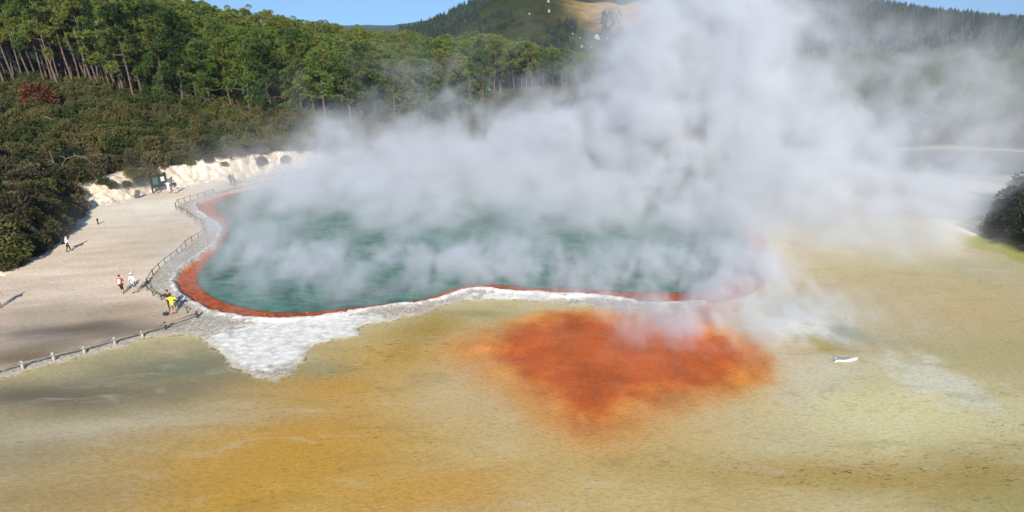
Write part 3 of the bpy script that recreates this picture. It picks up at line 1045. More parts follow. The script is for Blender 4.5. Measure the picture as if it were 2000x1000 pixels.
#@@HILLS_
# ------------------------------------------------------------------ hills
def hill(name, prof, Yr, y0, y1, x0, x1, st, colf, mat, front, rough=3.0, seed=60, back=1.0, ybend=0.0):
    """terrain whose crest (at distance Yr) follows the traced skyline; falls to the plain at y0"""
    cx = []; cz = []
    for px, py in prof:
        p = PY(px, py, Yr); cx.append(p[0]); cz.append(p[2])
    hx = np.arange(x0, x1, st); hy = np.arange(y0, y1, st)
    A, B = np.meshgrid(hx, hy)
    crest = np.interp(A, cx, cz)
    t = (B - y0) / (Yr - y0)
    f = np.where(t < 1, np.power(np.clip(t, 0, 1), front), np.clip(1 - (t - 1) * back, 0, 1))
    n = fbm(A / (rough * 9), B / (rough * 9), 5, seed)
    g = 1 - np.abs(fbm(A / (rough * 14), B / (rough * 30), 4, seed + 5)) * 2
    z = -3 + (crest + 3) * f + (n * rough * 1.4 + (g - .7) * rough) * np.clip(1 - np.abs(t - .5) * 2, 0, 1)
    ii = np.arange(A.size).reshape(A.shape)
    F = np.stack([ii[:-1, :-1], ii[:-1, 1:], ii[1:, 1:], ii[1:, :-1]], -1).reshape(-1, 4)
    me = mesh_np(name, np.stack([A.ravel(), B.ravel(), z.ravel()], 1), F, mat, True)
    a = me.attributes.new('Col', 'FLOAT_COLOR', 'POINT')
    c = colf(A, B, z).reshape(-1, 3)
    a.data.foreach_set('color', np.hstack([c, np.ones((len(c), 1))]).astype(np.float32).ravel())
    o = tag(link(name, me), kind='structure')
    return o, (A, B, z)


def hill_mat(name, scale):
    m, nt, b = new_mat(name)
    pos = nt.n('ShaderNodeNewGeometry').outputs['Position']
    v = nt.ramp(nt.m('ADD', nt.m('MULTIPLY', nt.noise(pos, scale, 6, .7), .6), nt.m('MULTIPLY', nt.noise(pos, scale * 5, 4, .6), .4)), .35, .65, .5, 1.25)
    nt.t.links.new(nt.mix(1.0, nt.attr('Col').outputs['Color'], nt.n('ShaderNodeCombineColor', i0=v, i1=v, i2=v).outputs[0], 'MULTIPLY'), b.inputs['Base Color'])
    b.inputs['Roughness'].default_value = .95
    b.inputs['Specular IOR Level'].default_value = .1
    bn = nt.n('ShaderNodeBump', Strength=.8, Distance=1.0, Height=nt.noise(pos, scale * 3, 5, .6))
    nt.t.links.new(bn.outputs[0], b.inputs['Normal'])
    return m


HM = hill_mat('hillside_grass', .12)


def near_col(A, B, z):
    c = np.broadcast_to(lin((58, 66, 32)), A.shape + (3,)).copy()
    n = fbm(A * .03, B * .03, 6, 70, .65)[..., None]
    c = c * (1 + 1.0 * n)
    w = sst(-.05, .25, fbm(A * .05, B * .05, 3, 71))[..., None] * .5
    c = c * (1 - w) + lin((74, 62, 38)) * w
    px = PY(1140, 20, 460)[0]
    crest_x = sst(px - 25, px + 6, A + 8 * fbm(A * .04, B * .04, 3, 72)) * sst(14, 27, z + 10 * fbm(A * .05, B * .05, 3, 73) + (A - px) * .05)
    w = crest_x[..., None]
    c = c * (1 - w) + lin((186, 150, 92)) * (1 + .3 * n) * w
    return np.clip(c, .01, .9)


nh, NH = hill('hill', [(700, 130), (800, 105), (850, 78), (872, 60), (900, 38), (930, 18), (960, 3), (1000, -12), (1060, -14), (1110, -2), (1150, 6),
              (1190, 3), (1215, 11), (1240, 3), (1266, 10), (1290, 20), (1320, 40), (1360, 62), (1420, 85), (1550, 110), (1700, 130)],
              460, 300, 560, -170, 260, 3.0, near_col, HM, .85, 3.0, 60)


def dark_col(A, B, z):
    n = fbm(A * .01, B * .01, 4, 80)[..., None]
    return np.clip(lin((18, 27, 24)) * (1 + .5 * n), .005, .9)


rdg, RD = hill('ridge', [(700, 75), (790, 66), (835, 62), (870, 42), (900, 24), (930, 8), (1000, -22), (1150, -6), (1250, -8), (1340, -16), (1450, -30), (1560, -18), (1640, 8),
               (1700, 18), (1760, 28), (1800, 34), (1850, 40), (1900, 44), (2000, 50), (2200, 58), (2500, 66)],
               800, 420, 1000, -320, 1100, 9.0, dark_col, HM, .9, 5.0, 90)


def blue_col(A, B, z):
    n = fbm(A * .002, B * .002, 4, 84)[..., None]
    return np.clip(lin((54, 74, 60)) * (1 + .5 * n), .01, .9)


hill('far_hills', [(400, 62), (600, 60), (690, 53), (715, 48), (740, 50), (756, 56), (775, 52), (800, 45), (825, 40), (850, 40), (880, 46), (930, 54), (1100, 60)],
     3500, 2500, 4200, -2600, 800, 24, blue_col, HM, 1.0, 8.0, 95)

# conifers far off that cover the ridge: too many to count
def cone_variants():
    out = []
    for i in range(4):
        rng = np.random.default_rng(500 + i)
        V = []; F = []
        for lv in range(6):
            zb = .12 + lv * .15; r = .30 * (1 - lv / 6.3) * rng.uniform(.85, 1.15)
            o = len(V); k = 7
            V.append((0, 0, zb + .30))
            for q in range(k):
                a = 6.283 * q / k + lv; rr = r * rng.uniform(.6, 1.2)
                V.append((math.cos(a) * rr, math.sin(a) * rr, zb + rng.uniform(-.03, .03)))
            for q in range(k):
                F.append((o, o + 1 + q, o + 1 + (q + 1) % k))
        out.append((np.array(V), np.array(F)))
    return out


CVs = cone_variants()


def scatter_on(grid, n, seed, cond, hmin, hmax):
    A, B, z = grid
    rng = np.random.default_rng(seed)
    ny, nx = A.shape
    out = []
    fi = rng.uniform(0, ny - 1.01, n); fj = rng.uniform(0, nx - 1.01, n)
    for a, b in zip(fi, fj):
        i, j = int(a), int(b); u, v = a - i, b - j
        X = A[i, j] + v * (A[0, 1] - A[0, 0]); Y = B[i, j] + u * (B[1, 0] - B[0, 0])
        Z = (z[i, j] * (1 - u) + z[i + 1, j] * u) * (1 - v) + (z[i, j + 1] * (1 - u) + z[i + 1, j + 1] * u) * v
        if cond(X, Y, Z):
            h_ = rng.uniform(hmin, hmax)
            out.append((X, Y, Z - .5, h_, h_ * rng.uniform(.8, 1.2), int(rng.integers(4)), rng.uniform(0, 6.28)))
    return out


def vis_ridge(X, Y, Z):
    px, py = to_px(X, Y, Z + 8)
    return Y < 830 and 780 < px < 2080 and py < 260


spots = scatter_on(RD, 26000, 1, vis_ridge, 6, 12)
tag(merged_trees('forest', spots, CVs, M_NEEDLE2), 'dark conifer forest covering the far ridge', 'forest', kind='stuff')


def vis_near(X, Y, Z):
    px, py = to_px(X, Y, Z)
    if Y > 470: return False
    k = fbm(np.array([X * .03]), np.array([Y * .03]), 3, 77)[0]
    a = (1175 < px < 1215 and 25 < py < 75)
    b = (1090 < px < 1125 and 35 < py < 65)
    c = px < 872 + (60 - py) * .1 + 0
    return a or b or (c and px > 760 and py > 30) or (k > .12 and py > 25 and px < 1100) or (k > .22 and py > 55)


spots = scatter_on(NH, 12000, 2, vis_near, 1.6, 4)
tag(merged_trees('brushwood', spots, CVs, M_NEEDLE2), 'dark brush dotted over the green hill', 'brush', kind='stuff')

# woodland of the right-hand side, seen only through the steam
spots = []
rr = random.Random(77)
for _ in range(1500):
    X = rr.uniform(20, 420); Y = rr.uniform(122, 330)
    px, py = to_px(X, Y, 4)
    if px < 1160 or px > 2080: continue
    zg = hz(X, Y)
    s = rr.uniform(.35, .75)
    spots.append((X, Y, zg - 1.5, s, s * 1.3, rr.randrange(4), rr.uniform(0, 6.28)))
tag(merged_trees('woodland', spots, cv, M_NEEDLE), 'dark woodland on the far side of the steam', 'wood', kind='stuff')

# pale rocks on the near hill
M_ROCK = simple_mat('pale_rock', lin((160, 154, 142)), .9, .18, 1.2, .5)


def rock(px, py, Y0, size, label, grid=None, seed=1, name='rock', group=None, mat=None):
    rd = random.Random(seed)
    m = MB()
    m.ball((0, 0, 0), size, 12, 8, Matrix.Rotation(rd.uniform(-.5, .5), 3, 'Y'), .22, rd)
    if grid is not None:
        A, B, z = grid
        best = None
        for k in range(0, 160):
            Y = 310 + k
            p = PY(px, py, Y)
            j = int((p[0] - A[0, 0]) / (A[0, 1] - A[0, 0])); i = int((Y - B[0, 0]) / (B[1, 0] - B[0, 0]))
            if 0 <= i < A.shape[0] and 0 <= j < A.shape[1] and p[2] <= z[i, j]:
                best = (p[0], Y, z[i, j]); break
        if best is None: return
        loc = best
    else:
        q = P(px, py); loc = (q[0], q[1], hz(q[0], q[1]))
    o = m.build(name, mat or M_ROCK, smooth=False, loc=loc)
    return tag(o, label, 'rock', group)


for k, (px, py, s, lb) in enumerate((
        (1166, 76, (3.0, 1.8, 4.4), 'largest pale outcrop on the green hill right of the dark slope'),
        (1186, 76, (1.3, 1.2, 2.6), 'narrow pale outcrop just right of the largest one on the hill'),
        (1205, 78, (2.2, 1.3, 1.6), 'broken pale rock on the hill nearest the steam plume'),
        (1119, 68, (1.0, 1.0, 1.6), 'small pale rock on the hill below the dark clump of brush'),
        (1133, 78, (.9, .9, 1.1), 'tiny pale rock left of the large outcrop on the hill'),
        (1136, 93, (1.3, 1.1, 2.2), 'small upright pale rock low on the green hill'),
        (1155, 94, (1.0, 1.0, 1.0), 'round pale rock low on the hill under the large outcrop'),
        (1072, 26, (1.6, 1.0, 3.2), 'slanting pale outcrop high on the hill behind the thin wisp'),
        (1071, 5, (1.6, 1.0, 3.0), 'pale outcrop at the very top of the hill'),
        (1034, 28, (1.2, 1.0, 1.6), 'small pale rock on the upper hill left of the wisp'),
        (973, 21, (1.0, 1.0, 1.4), 'small pale rock near the left crest of the green hill'),
        (908, 43, (1.1, 1.0, 1.4), 'pale rock on the left shoulder of the green hill'))):
    rock(px, py, 0, tuple(q * .48 for q in s), lb, NH, 200 + k)
#@@THINGS
# ------------------------------------------------------------------ fences
M_WOODP = simple_mat('weathered_pale_wood', lin((186, 180, 170)), .8, .2, 9.0, .3)
M_WOODD = simple_mat('weathered_dark_wood', lin((84, 68, 54)), .85, .3, 9.0, .3)
M_WOODG = simple_mat('grey_brown_rail', lin((140, 126, 110)), .85, .25, 9.0, .3)


def fence(name, pxs, label, ph, rail_h, rr_, pr, mat_post, mat_rail, pale_until=None, seed=1):
    rd = random.Random(seed)
    g = [P(x, y) for x, y in pxs]
    z = [hz(p[0], p[1]) for p in g]
    o0 = Vector((g[0][0], g[0][1], 0))
    t = thing(name, o0, 0, label, 'fence')
    tops = []
    for k, (p, zz) in enumerate(zip(g, z)):
        m = MB()
        b = Vector((p[0], p[1], zz)) - o0
        h_ = ph * rd.uniform(.93, 1.07)
        tl = Vector((rd.uniform(-.04, .04), rd.uniform(-.04, .04), 0))
        m.tube([b - Vector((0, 0, .3)), b + tl * .4 + Vector((0, 0, h_ * .5)), b + tl + Vector((0, 0, h_ - .02)), b + tl + Vector((0, 0, h_))],
               [pr * 1.08, pr, pr * .97, pr * .6], 9)
        m.build('post', mat_post if pale_until is None or pxs[k][0] <= pale_until else M_WOODD, t)
        tops.append(b + Vector((0, 0, rail_h)))
    for a, b in zip(tops[:-1], tops[1:]):
        m = MB()
        d = (b - a); s = d.normalized() * .0
        mid = a.lerp(b, .5) + Vector((0, 0, -.015 * d.length / 2))
        off = Vector((0, -pr - rr_ * .6, 0))
        m.tube([a - d.normalized() * .12 + off, mid + off, b + d.normalized() * .12 + off], [rr_ * 1.05, rr_, rr_ * .92], 8)
        m.build('rail', mat_rail, t)
    return t


NEAR = [(-170, 778), (-95, 759), (-20, 740), (46, 723), (107, 707), (166, 692), (226, 676), (279, 661), (325, 645), (386, 624)]
fence('log_railing', NEAR, 'low log railing with pale posts between the pale path and the shallow pond', .62, .47, .055, .085, M_WOODP, M_WOODG, 280, 3)
WIND = [(367, 613), (348, 600), (330, 592), (316, 586), (300, 578), (288, 567), (289, 555), (299, 538), (312, 526), (323, 515), (335, 506), (347, 497), (355, 489), (363, 480),
        (375, 471), (388, 464), (401, 456), (394, 438), (383, 432), (373, 424), (366, 418), (355, 413), (345, 411), (344, 404), (349, 397), (360, 394), (372, 390),
        (386, 386), (400, 382), (418, 377)]
fence('post_and_rail_fence', WIND, 'winding dark post and rail fence between the path and the pool rim', .58, .50, .032, .042, M_WOODD, M_WOODD, None, 4)
FARF = [(471, 362), (486, 359.5), (500, 357.5), (518, 353), (535, 349), (556, 344)]
fence('post_and_rail_fence', FARF, 'short far stretch of fence beside the two dark figures by the cliff', .6, .5, .035, .045, M_WOODG, M_WOODG, None, 5)

# ------------------------------------------------------------------ notice board
M_GREEN = simple_mat('dark_green_paint', lin((38, 56, 48)), .5, .15, 6)
M_PANEL = simple_mat('green_printed_panel', lin((62, 112, 92)), .4, .2, 10)
M_PAPER = simple_mat('white_poster', lin((232, 234, 236)), .5, .04, 8)
M_BLK = simple_mat('black_painted_wood', lin((34, 32, 30)), .6, .3, 8)
a = P(299, 376); b = P(328, 369)
t = thing('notice_board', (a[0], a[1], hz(*a)), math.atan2(b[1] - a[1], b[0] - a[0]), 'dark green notice board with two panels standing against the chalky bank', 'notice board')
W_ = float(np.hypot(*(b - a)))
for x in (0, W_):
    m = MB(); m.box((x, 0, 1.1), (.16, .16, 2.5)); m.box((x, 0, 2.38), (.22, .22, .06)); m.build('post', M_BLK, t, False)
for x in (.15, W_ - .15):
    m = MB(); m.tube([(x, -.9, .0), (x, -.05, 1.2)], [.06, .06], 6); m.build('brace', M_BLK, t, False)
m = MB(); m.box((W_ / 2, 0, 2.22), (W_ - .16, .12, .18)); m.build('top_beam', M_GREEN, t, False)
m = MB(); m.box((W_ / 2, 0, .62), (W_ - .16, .10, .16)); m.build('bottom_beam', M_BLK, t, False)
m = MB(); m.box((W_ / 2, .02, 1.42), (W_ - .16, .05, 1.43)); bb = m.build('backing', M_GREEN, t, False)
m = MB(); m.box((W_ * .29, -.04, 1.48), (W_ * .34, .03, 1.0)); m.build('panel', M_PANEL, t, False)
m = MB(); m.box((W_ * .74, -.04, 1.5), (W_ * .40, .03, 1.1)); pn = m.build('panel', M_GREEN, t, False)
m = MB(); m.box((W_ * .76, -.06, 1.58), (W_ * .24, .012, .62)); m.build('poster', M_PAPER, pn, False)

# dark board leaning on the bank, low marker post, small bits
p = P(270, 387)
m = MB(); m.box((0, 0, .55), (.62, .05, 1.1), Matrix.Rotation(.25, 3, 'Y') @ Matrix.Rotation(-.25, 3, 'X'))
t = thing('leaning_board', (p[0], p[1], hz(*p)), .2, 'dark grey board leaning at the foot of the bank left of the notice board', 'board')
m.build('board', simple_mat('dark_slate_board', lin((58, 58, 60)), .6, .2, 5), t, False)
m = MB(); m.tube([(.1, .5, 0), (.0, .12, .9)], [.03, .03], 6); m.build('prop', M_BLK, t)
p = P(192, 438)
t = thing('marker_post', (p[0], p[1], hz(*p)), 0, 'short black marker post standing alone on the path by the bush shadow', 'post')
m = MB(); m.tube([(0, 0, -.2), (0, 0, .45), (0, 0, .5)], [.07, .07, .05], 10); m.build('shaft', M_BLK, t)
m = MB(); m.ball((0, 0, .58), (.12, .12, .12), 12, 8); m.build('cap', M_BLK, t)
M_DSTONE = simple_mat('dark_stone', lin((60, 56, 52)), .8, .3, 5, .4)
rock(389, 420, 0, (.22, .16, .12), 'small dark stone on the crust inside the bend of the fence', None, 31, 'stone', None, M_DSTONE)
rock(1655, 624, 0, (.16, .12, .10), 'tiny white stone right of the pale flow beyond the slab', None, 33, 'stone')
rock(1103, 578, 0, (.75, .35, .16), 'rounded white lump of sinter on the pool rim above the orange flow', None, 34)
rock(1215, 606, 0, (.8, .22, .05), 'flat white crust patch below the rim at the right of the orange flow', None, 35)
for k, (px, py, lb) in enumerate(((1380, 618, 'small pale stone in the red outlet channel, nearest the rim'), (1400, 626, 'pale stone in the red outlet channel, middle one'),
                                  (1395, 636, 'pale stone in the red outlet channel, lowest of them'), (600, 607, 'little pale stone on the orange shelf of the pool near its lowest point'))):
    rock(px, py, 0, (.10, .07, .04), lb, None, 50 + k, 'stone')
# small twig at the rim
p = P(674, 616)
m = MB(); m.tube([(0, 0, .05), (.1, .1, .3), (.2, .05, .5)], [.05, .05, .02], 6); m.tube([(.05, .05, .2), (-.2, .1, .25), (-.35, -.2, .1)], [.04, .03, .01], 5)
tag(m.build('twig', M_BLK, loc=(p[0], p[1], hz(*p))), 'little black twig stuck in the rim below the orange shelf', 'twig')
# slab
p = P(1650, 704)
m = MB(); rd = random.Random(3)
out = [(-.85, -.25), (-.62, -.02), (-.7, .22), (-.3, .3), (.1, .34), (.5, .2), (.95, .12), (.6, -.02), (.2, -.14), (-.25, -.2), (-.5, -.1)]
V = [(x, y, .14 + .05 * math.sin(x * 3)) for x, y in out] + [(x * .92, y * .9, -.12) for x, y in out]
n_ = len(out)
m.add(V, [tuple(range(n_))] + [(k, k + n_, (k + 1) % n_ + n_, (k + 1) % n_) for k in range(n_)])
V = [(x * .82, y * .75, .15 + .05 * math.sin(x * 3)) for x, y in out]
o = m.build('sinter_slab', simple_mat('white_sinter_slab', lin((228, 224, 214)), .85, .1, 5, .3), None, False, (p[0], p[1], hz(*p)))
tag(o, 'flat tilted grey and white slab lying alone in the shallow water on the right', 'slab')
m = MB(); m.add([(x, y, z + .012) for x, y, z in V], [tuple(range(n_))]); m.add([(x, y, z - .02) for x, y, z in V], [tuple(range(n_ - 1, -1, -1))])
m.build('grey_top', simple_mat('grey_slab_top', lin((160, 154, 150)), .85, .2, 5, .3), o, False)

# ------------------------------------------------------------------ people
def skinned(name, pts, edges, mat, sub=2):
    me = bpy.data.meshes.new(name)
    me.from_pydata([p[:3] for p in pts], edges, [])
    ob = bpy.data.objects.new('tmp', me); C.objects.link(ob)
    md = ob.modifiers.new('s', 'SKIN'); md.use_smooth_shade = True
    sk = me.skin_vertices[0].data if len(me.skin_vertices) else None
    if sk is None:
        bpy.context.view_layer.objects.active = ob
        import bmesh
        bm = bmesh.new(); bm.from_mesh(me); bm.verts.layers.skin.verify(); bm.to_mesh(me); bm.free()
        sk = me.skin_vertices[0].data
    for i, p in enumerate(pts):
        r = p[3]
        sk[i].radius = r if isinstance(r, tuple) else (r, r)
        sk[i].use_root = (i == 0)
    ms = ob.modifiers.new('u', 'SUBSURF'); ms.levels = sub; ms.render_levels = sub
    dg = bpy.context.evaluated_depsgraph_get()
    me2 = bpy.data.meshes.new_from_object(ob.evaluated_get(dg))
    me2.name = name
    bpy.data.objects.remove(ob); bpy.data.meshes.remove(me)
    me2.materials.clear(); me2.materials.append(mat)
    me2.polygons.foreach_set('use_smooth', [True] * len(me2.polygons))
    return me2


M_SKIN = simple_mat('skin', lin((206, 158, 128)), .55, .06, 12)
M_HAIR = simple_mat('dark_hair', lin((38, 30, 26)), .6, .3, 30)
cloth = {}


def cm(c):
    if c not in cloth:
        cloth[c] = simple_mat('cloth_%s' % c[0], lin(c[1]), .85, .12, 14, .15)
    return cloth[c]


def person(px, py, rz, label, H=1.7, legs=(.0, .0), arms=((-.05, .02), (.05, .02)), lean=0.0, top=('white', (225, 225, 225)), sleeves=.5,
           bottom=('black', (30, 30, 34)), blen=1.0, hat=None, hair=True, elbows=(.2, .2), headdown=.1, shoes=('shoe', (40, 36, 34)), z=None, crouch=0.0):
    """stands facing local +Y. legs: forward swing of left/right foot (m); arms: (sideways, forward) of each hand"""
    p = P(px, py)
    g = hz(*p) if z is None else z
    t = thing('person', (p[0], p[1], g), rz, label, 'person')
    s = H / 1.7
    hipz = .93 - crouch
    ln = lean
    J = {}
    J['pel'] = (0, 0, hipz, (.145, .10))
    J['sp'] = (0, .12 * ln, hipz + .17, (.135, .095))
    J['ch'] = (0, .42 * ln, hipz + .40, (.165, .105))
    J['nb'] = (0, .62 * ln, hipz + .53, (.075, .07))
    J['nk'] = (0, .68 * ln + .01, hipz + .60, .052)
    J['hd'] = (0, .74 * ln + .03, hipz + .69, (.082, .095))
    J['ht'] = (0, .78 * ln + .015, hipz + .775, (.070, .080))
    J['nose'] = (0, .74 * ln + .135, hipz + .675, .014)
    E = [('pel', 'sp'), ('sp', 'ch'), ('ch', 'nb'), ('nb', 'nk'), ('nk', 'hd'), ('hd', 'ht'), ('hd', 'nose')]
    for si, sx in ((0, -1), (1, 1)):
        n = 'LR'[si]
        sh = (sx * .175, .58 * ln, hipz + .48)
        ax_, ay_ = arms[si][0], arms[si][1]
        az_ = arms[si][2] if len(arms[si]) > 2 else .46
        hand = (sx * .22 + ax_, .58 * ln + ay_, hipz + .48 - az_ * 1.1)
        v = Vector(hand) - Vector(sh)
        if v.length > .54:
            v = v.normalized() * .54
        mid = Vector(sh) + v * .52 + Vector((sx * elbows[si] * .35, -.10 * elbows[si] * 2, -.04))
        hnd = Vector(sh) + v
        J['s' + n] = (*sh, .058)
        J['e' + n] = (*mid, .040)
        J['w' + n] = (*hnd, .027)
        d = (hnd - mid).normalized()
        pl = hnd + d * .075
        J['p' + n] = (*pl, (.036, .018))
        E += [('ch', 's' + n), ('s' + n, 'e' + n), ('e' + n, 'w' + n), ('w' + n, 'p' + n)]
        side = d.cross(Vector((0, 1, 0)) if abs(d.y) < .8 else Vector((0, 0, 1))).normalized()
        for f in range(4):
            o_f = side * (f - 1.5) * .019
            L = (.066, .078, .073, .058)[f]
            a_ = pl + o_f + d * .028; b_ = pl + o_f * 1.15 + d * (.028 + L * .55) + Vector((-sx * .012, .008, 0))
            c_ = pl + o_f * 1.1 + d * (.028 + L) + Vector((-sx * .030, .014, 0))
            for q, pt in enumerate((a_, b_, c_)):
                J['f%s%d%d' % (n, f, q)] = (*pt, (.010, .009, .0075)[q])
            E += [('p' + n, 'f%s%d0' % (n, f)), ('f%s%d0' % (n, f), 'f%s%d1' % (n, f)), ('f%s%d1' % (n, f), 'f%s%d2' % (n, f))]
        a_ = pl - d * .02 + side * .038; b_ = a_ + side * .022 + d * .032
        J['t%s0' % n] = (*a_, .011); J['t%s1' % n] = (*b_, .009)
        E += [('p' + n, 't%s0' % n), ('t%s0' % n, 't%s1' % n)]
        ft = legs[si]
        hx = sx * .088
        kn = (hx * 1.05, ft * .5 + .05 + crouch * .55, hipz * .5 + .02 + crouch * .1)
        J['h' + n] = (hx, 0, hipz - .07, .088)
        J['k' + n] = (*kn, .058)
        J['c' + n] = (hx * 1.08, ft * .85 - .015, .27, .048)
        J['a' + n] = (hx * 1.1, ft, .075, .036)
        J['o' + n] = (hx * 1.2, ft + .15, .035, (.040, .028))
        E += [('pel', 'h' + n), ('h' + n, 'k' + n), ('k' + n, 'c' + n), ('c' + n, 'a' + n), ('a' + n, 'o' + n)]
    keys = list(J)
    sc3 = lambda q: (q[0] * s, q[1] * s, q[2] * s, tuple(r * s for r in q[3]) if isinstance(q[3], tuple) else q[3] * s)
    body = link('body', skinned('body_mesh', [sc3(J[k]) for k in keys], [(keys.index(a), keys.index(b)) for a, b in E], M_SKIN), t)

    def shell(nm, ks, es, grow, mat):
        pts = []
        for k in ks:
            q = J[k]; r = q[3]
            r = tuple(x + grow for x in r) if isinstance(r, tuple) else r + grow
            pts.append(sc3((*q[:3], r)))
        return link(nm, skinned(nm + '_mesh', pts, [(ks.index(a), ks.index(b)) for a, b in es], mat), t)
    # shirt
    for n in 'LR':
        a = Vector(J['s' + n][:3]); b = Vector(J['e' + n][:3])
        c = Vector(J['w' + n][:3])
        if sleeves <= .5:
            e = a.lerp(b, sleeves * 2)
            J['v' + n] = (*e, .046)
        else:
            e = b.lerp(c, (sleeves - .5) * 2); J['v' + n] = (*e, .030)
    J['pb'] = (0, -.005, hipz - .06, (.155, .115))
    if sleeves > .5:
        ks = ['pel', 'pb', 'sp', 'ch', 'nb', 'sL', 'eL', 'vL', 'sR', 'eR', 'vR']
        es = [('pel', 'pb'), ('pel', 'sp'), ('sp', 'ch'), ('ch', 'nb'), ('ch', 'sL'), ('sL', 'eL'), ('eL', 'vL'), ('ch', 'sR'), ('sR', 'eR'), ('eR', 'vR')]
    else:
        ks = ['pel', 'pb', 'sp', 'ch', 'nb', 'sL', 'vL', 'sR', 'vR']
        es = [('pel', 'pb'), ('pel', 'sp'), ('sp', 'ch'), ('ch', 'nb'), ('ch', 'sL'), ('sL', 'vL'), ('ch', 'sR'), ('sR', 'vR')]
    shell('shirt', ks, es, .022, cm(top))
    # trousers or shorts
    for n in 'LR':
        h_, k_, a_ = Vector(J['h' + n][:3]), Vector(J['k' + n][:3]), Vector(J['a' + n][:3])
        J['q' + n] = (*(h_.lerp(k_, .85)), .075)
        J['z' + n] = (*(k_.lerp(a_, .92)), .046)
    if blen < .6:
        shell('shorts', ['pel', 'hL', 'qL', 'hR', 'qR'], [('pel', 'hL'), ('hL', 'qL'), ('pel', 'hR'), ('hR', 'qR')], .016, cm(bottom))
    else:
        shell('trousers', ['pel', 'hL', 'kL', 'zL', 'hR', 'kR', 'zR'], [('pel', 'hL'), ('hL', 'kL'), ('kL', 'zL'), ('pel', 'hR'), ('hR', 'kR'), ('kR', 'zR')], .014, cm(bottom))
    for n in 'LR':
        m = MB()
        A = Vector(J['a' + n][:3]); O = Vector(J['o' + n][:3])
        m.tube([(A + Vector((0, -.05, -.03))) * s, (A.lerp(O, .3) + Vector((0, 0, -.02))) * s, O * s, (O + Vector((0, .05, -.004))) * s], [.040 * s, .048 * s, .042 * s, .022 * s], 10)
        m.build('shoe', cm(shoes), t)
    hc = Vector(J['ht'][:3])
    if hair:
        m = MB(); m.ball((hc + Vector((0, -.022, .0))) * s, (.092 * s, .100 * s, .098 * s), 14, 10)
        m.build('hair', M_HAIR, t)
    if hat:
        m = MB()
        hh = (hc + Vector((0, -.004, .045))) * s
        m.ball(hh, (.100 * s, .110 * s, .080 * s), 14, 8)
        if hat[2] == 'brim':
            m.tube([hh + Vector((0, 0, -.012)), hh + Vector((0, 0, -.004)), hh + Vector((0, 0, .004))], [.19 * s, .195 * s, .12 * s], 18)
        else:
            m.box(hh + Vector((0, .13 * s, -.02)), (.14 * s, .12 * s, .015))
        m.build('hat', cm(hat[:2]), t)
    return t, Vector((p[0], p[1], g)), s


def backpack(loc, rz, sc_, col, label, strap=True, lying=False):
    t = thing('backpack', loc, rz, label, 'backpack')
    rt = Matrix.Rotation(math.pi / 2 * .9, 3, 'X') if lying else Matrix.Identity(3)
    def bag(c, r, nm, mt):
        m = MB(); m.ball((0, 0, 0), r, 14, 10)
        m.v = [tuple(rt @ (Vector([math.copysign(abs(a / q) ** .6 * q, a) for a, q in zip(v, r)]) * sc_ + Vector(c) * sc_)) for v in m.v]
        return m.build(nm, mt, t)
    bag((0, 0, .24), (.16, .10, .24), 'bag', cm(col[0]))
    bag((0, -.11, .15), (.12, .05, .12), 'front_pocket', cm(col[1]))
    for sx in (-1, 1):
        m = MB(); m.tube([rt @ (Vector(q) * sc_) for q in ((sx * .09, .08, .44), (sx * .10, .20, .40), (sx * .10, .21, .22), (sx * .09, .09, .08))], .02 * sc_, 6)
        m.build('strap', cm(col[0]), t)
    return t


# pair at the fence
person(340, 613, R(12), 'person in a bright yellow top and pale trousers standing at the fence', 1.68, (-.03, .05), ((-.34, .36, .12), (.10, .22, .25)), .06,
       ('yellow', (236, 226, 40)), .35, ('stone', (150, 138, 118)), 1.0, elbows=(.3, .6))
person(334, 605, R(200), 'dark haired person mostly hidden behind the one in yellow', 1.72, (.0, .0), ((.10, .25, .15), (.30, .30, .05)), .04,
       ('charcoal', (52, 50, 56)), .9, ('dark_grey', (60, 58, 60)), 1.0)
q = P(322, 613)
backpack((q[0], q[1], hz(*q) + .04), .7, 1.1, (('navy', (40, 54, 84)), ('light_grey', (190, 196, 204))), 'dark blue backpack lying on the path beside the person in yellow', lying=True)
# two walkers
t1, l1, s1 = person(240, 573, R(8), 'person in a red top and black trousers walking away with a pale backpack', 1.66, (.16, -.14), ((-.06, -.08), (.06, .10)), .06,
                    ('red', (206, 60, 54)), .45, ('black', (30, 30, 34)), 1.0)
backpack((l1[0] + .02, l1[1] - .13, l1[2] + .98), R(8), .92, (('pale_grey', (206, 200, 202)), ('white', (225, 225, 225))), 'pale grey backpack worn by the person in red')
t2, l2, s2 = person(264, 572, R(-6), 'person in a white shirt, blue shorts and white brimmed hat walking on the path', 1.78, (-.14, .16), ((-.08, .06), (.08, -.06)), .05,
                    ('white', (225, 225, 225)), .48, ('slate_blue', (88, 98, 130)), .5, ('cream', (228, 220, 198), 'brim'))
m = MB()
for sgn, yy in ((-1, -.15), (1, .17)):
    pts = [(l2[0] - .17, l2[1], l2[2] + 1.50), (l2[0] - .08, l2[1] + yy, l2[2] + 1.38), (l2[0] + .06, l2[1] + yy, l2[2] + 1.14), (l2[0] + .20, l2[1], l2[2] + .98)]
    m.tube([Vector(p_) for p_ in pts], .018, 6)
m.box((l2[0] + .25, l2[1], l2[2] + .90), (.09, .22, .18))
b_ = m.build('sling_bag', cm(('black', (30, 30, 34))), None)
tag(b_, 'thin black sling bag across the back of the person in the brimmed hat', 'bag')
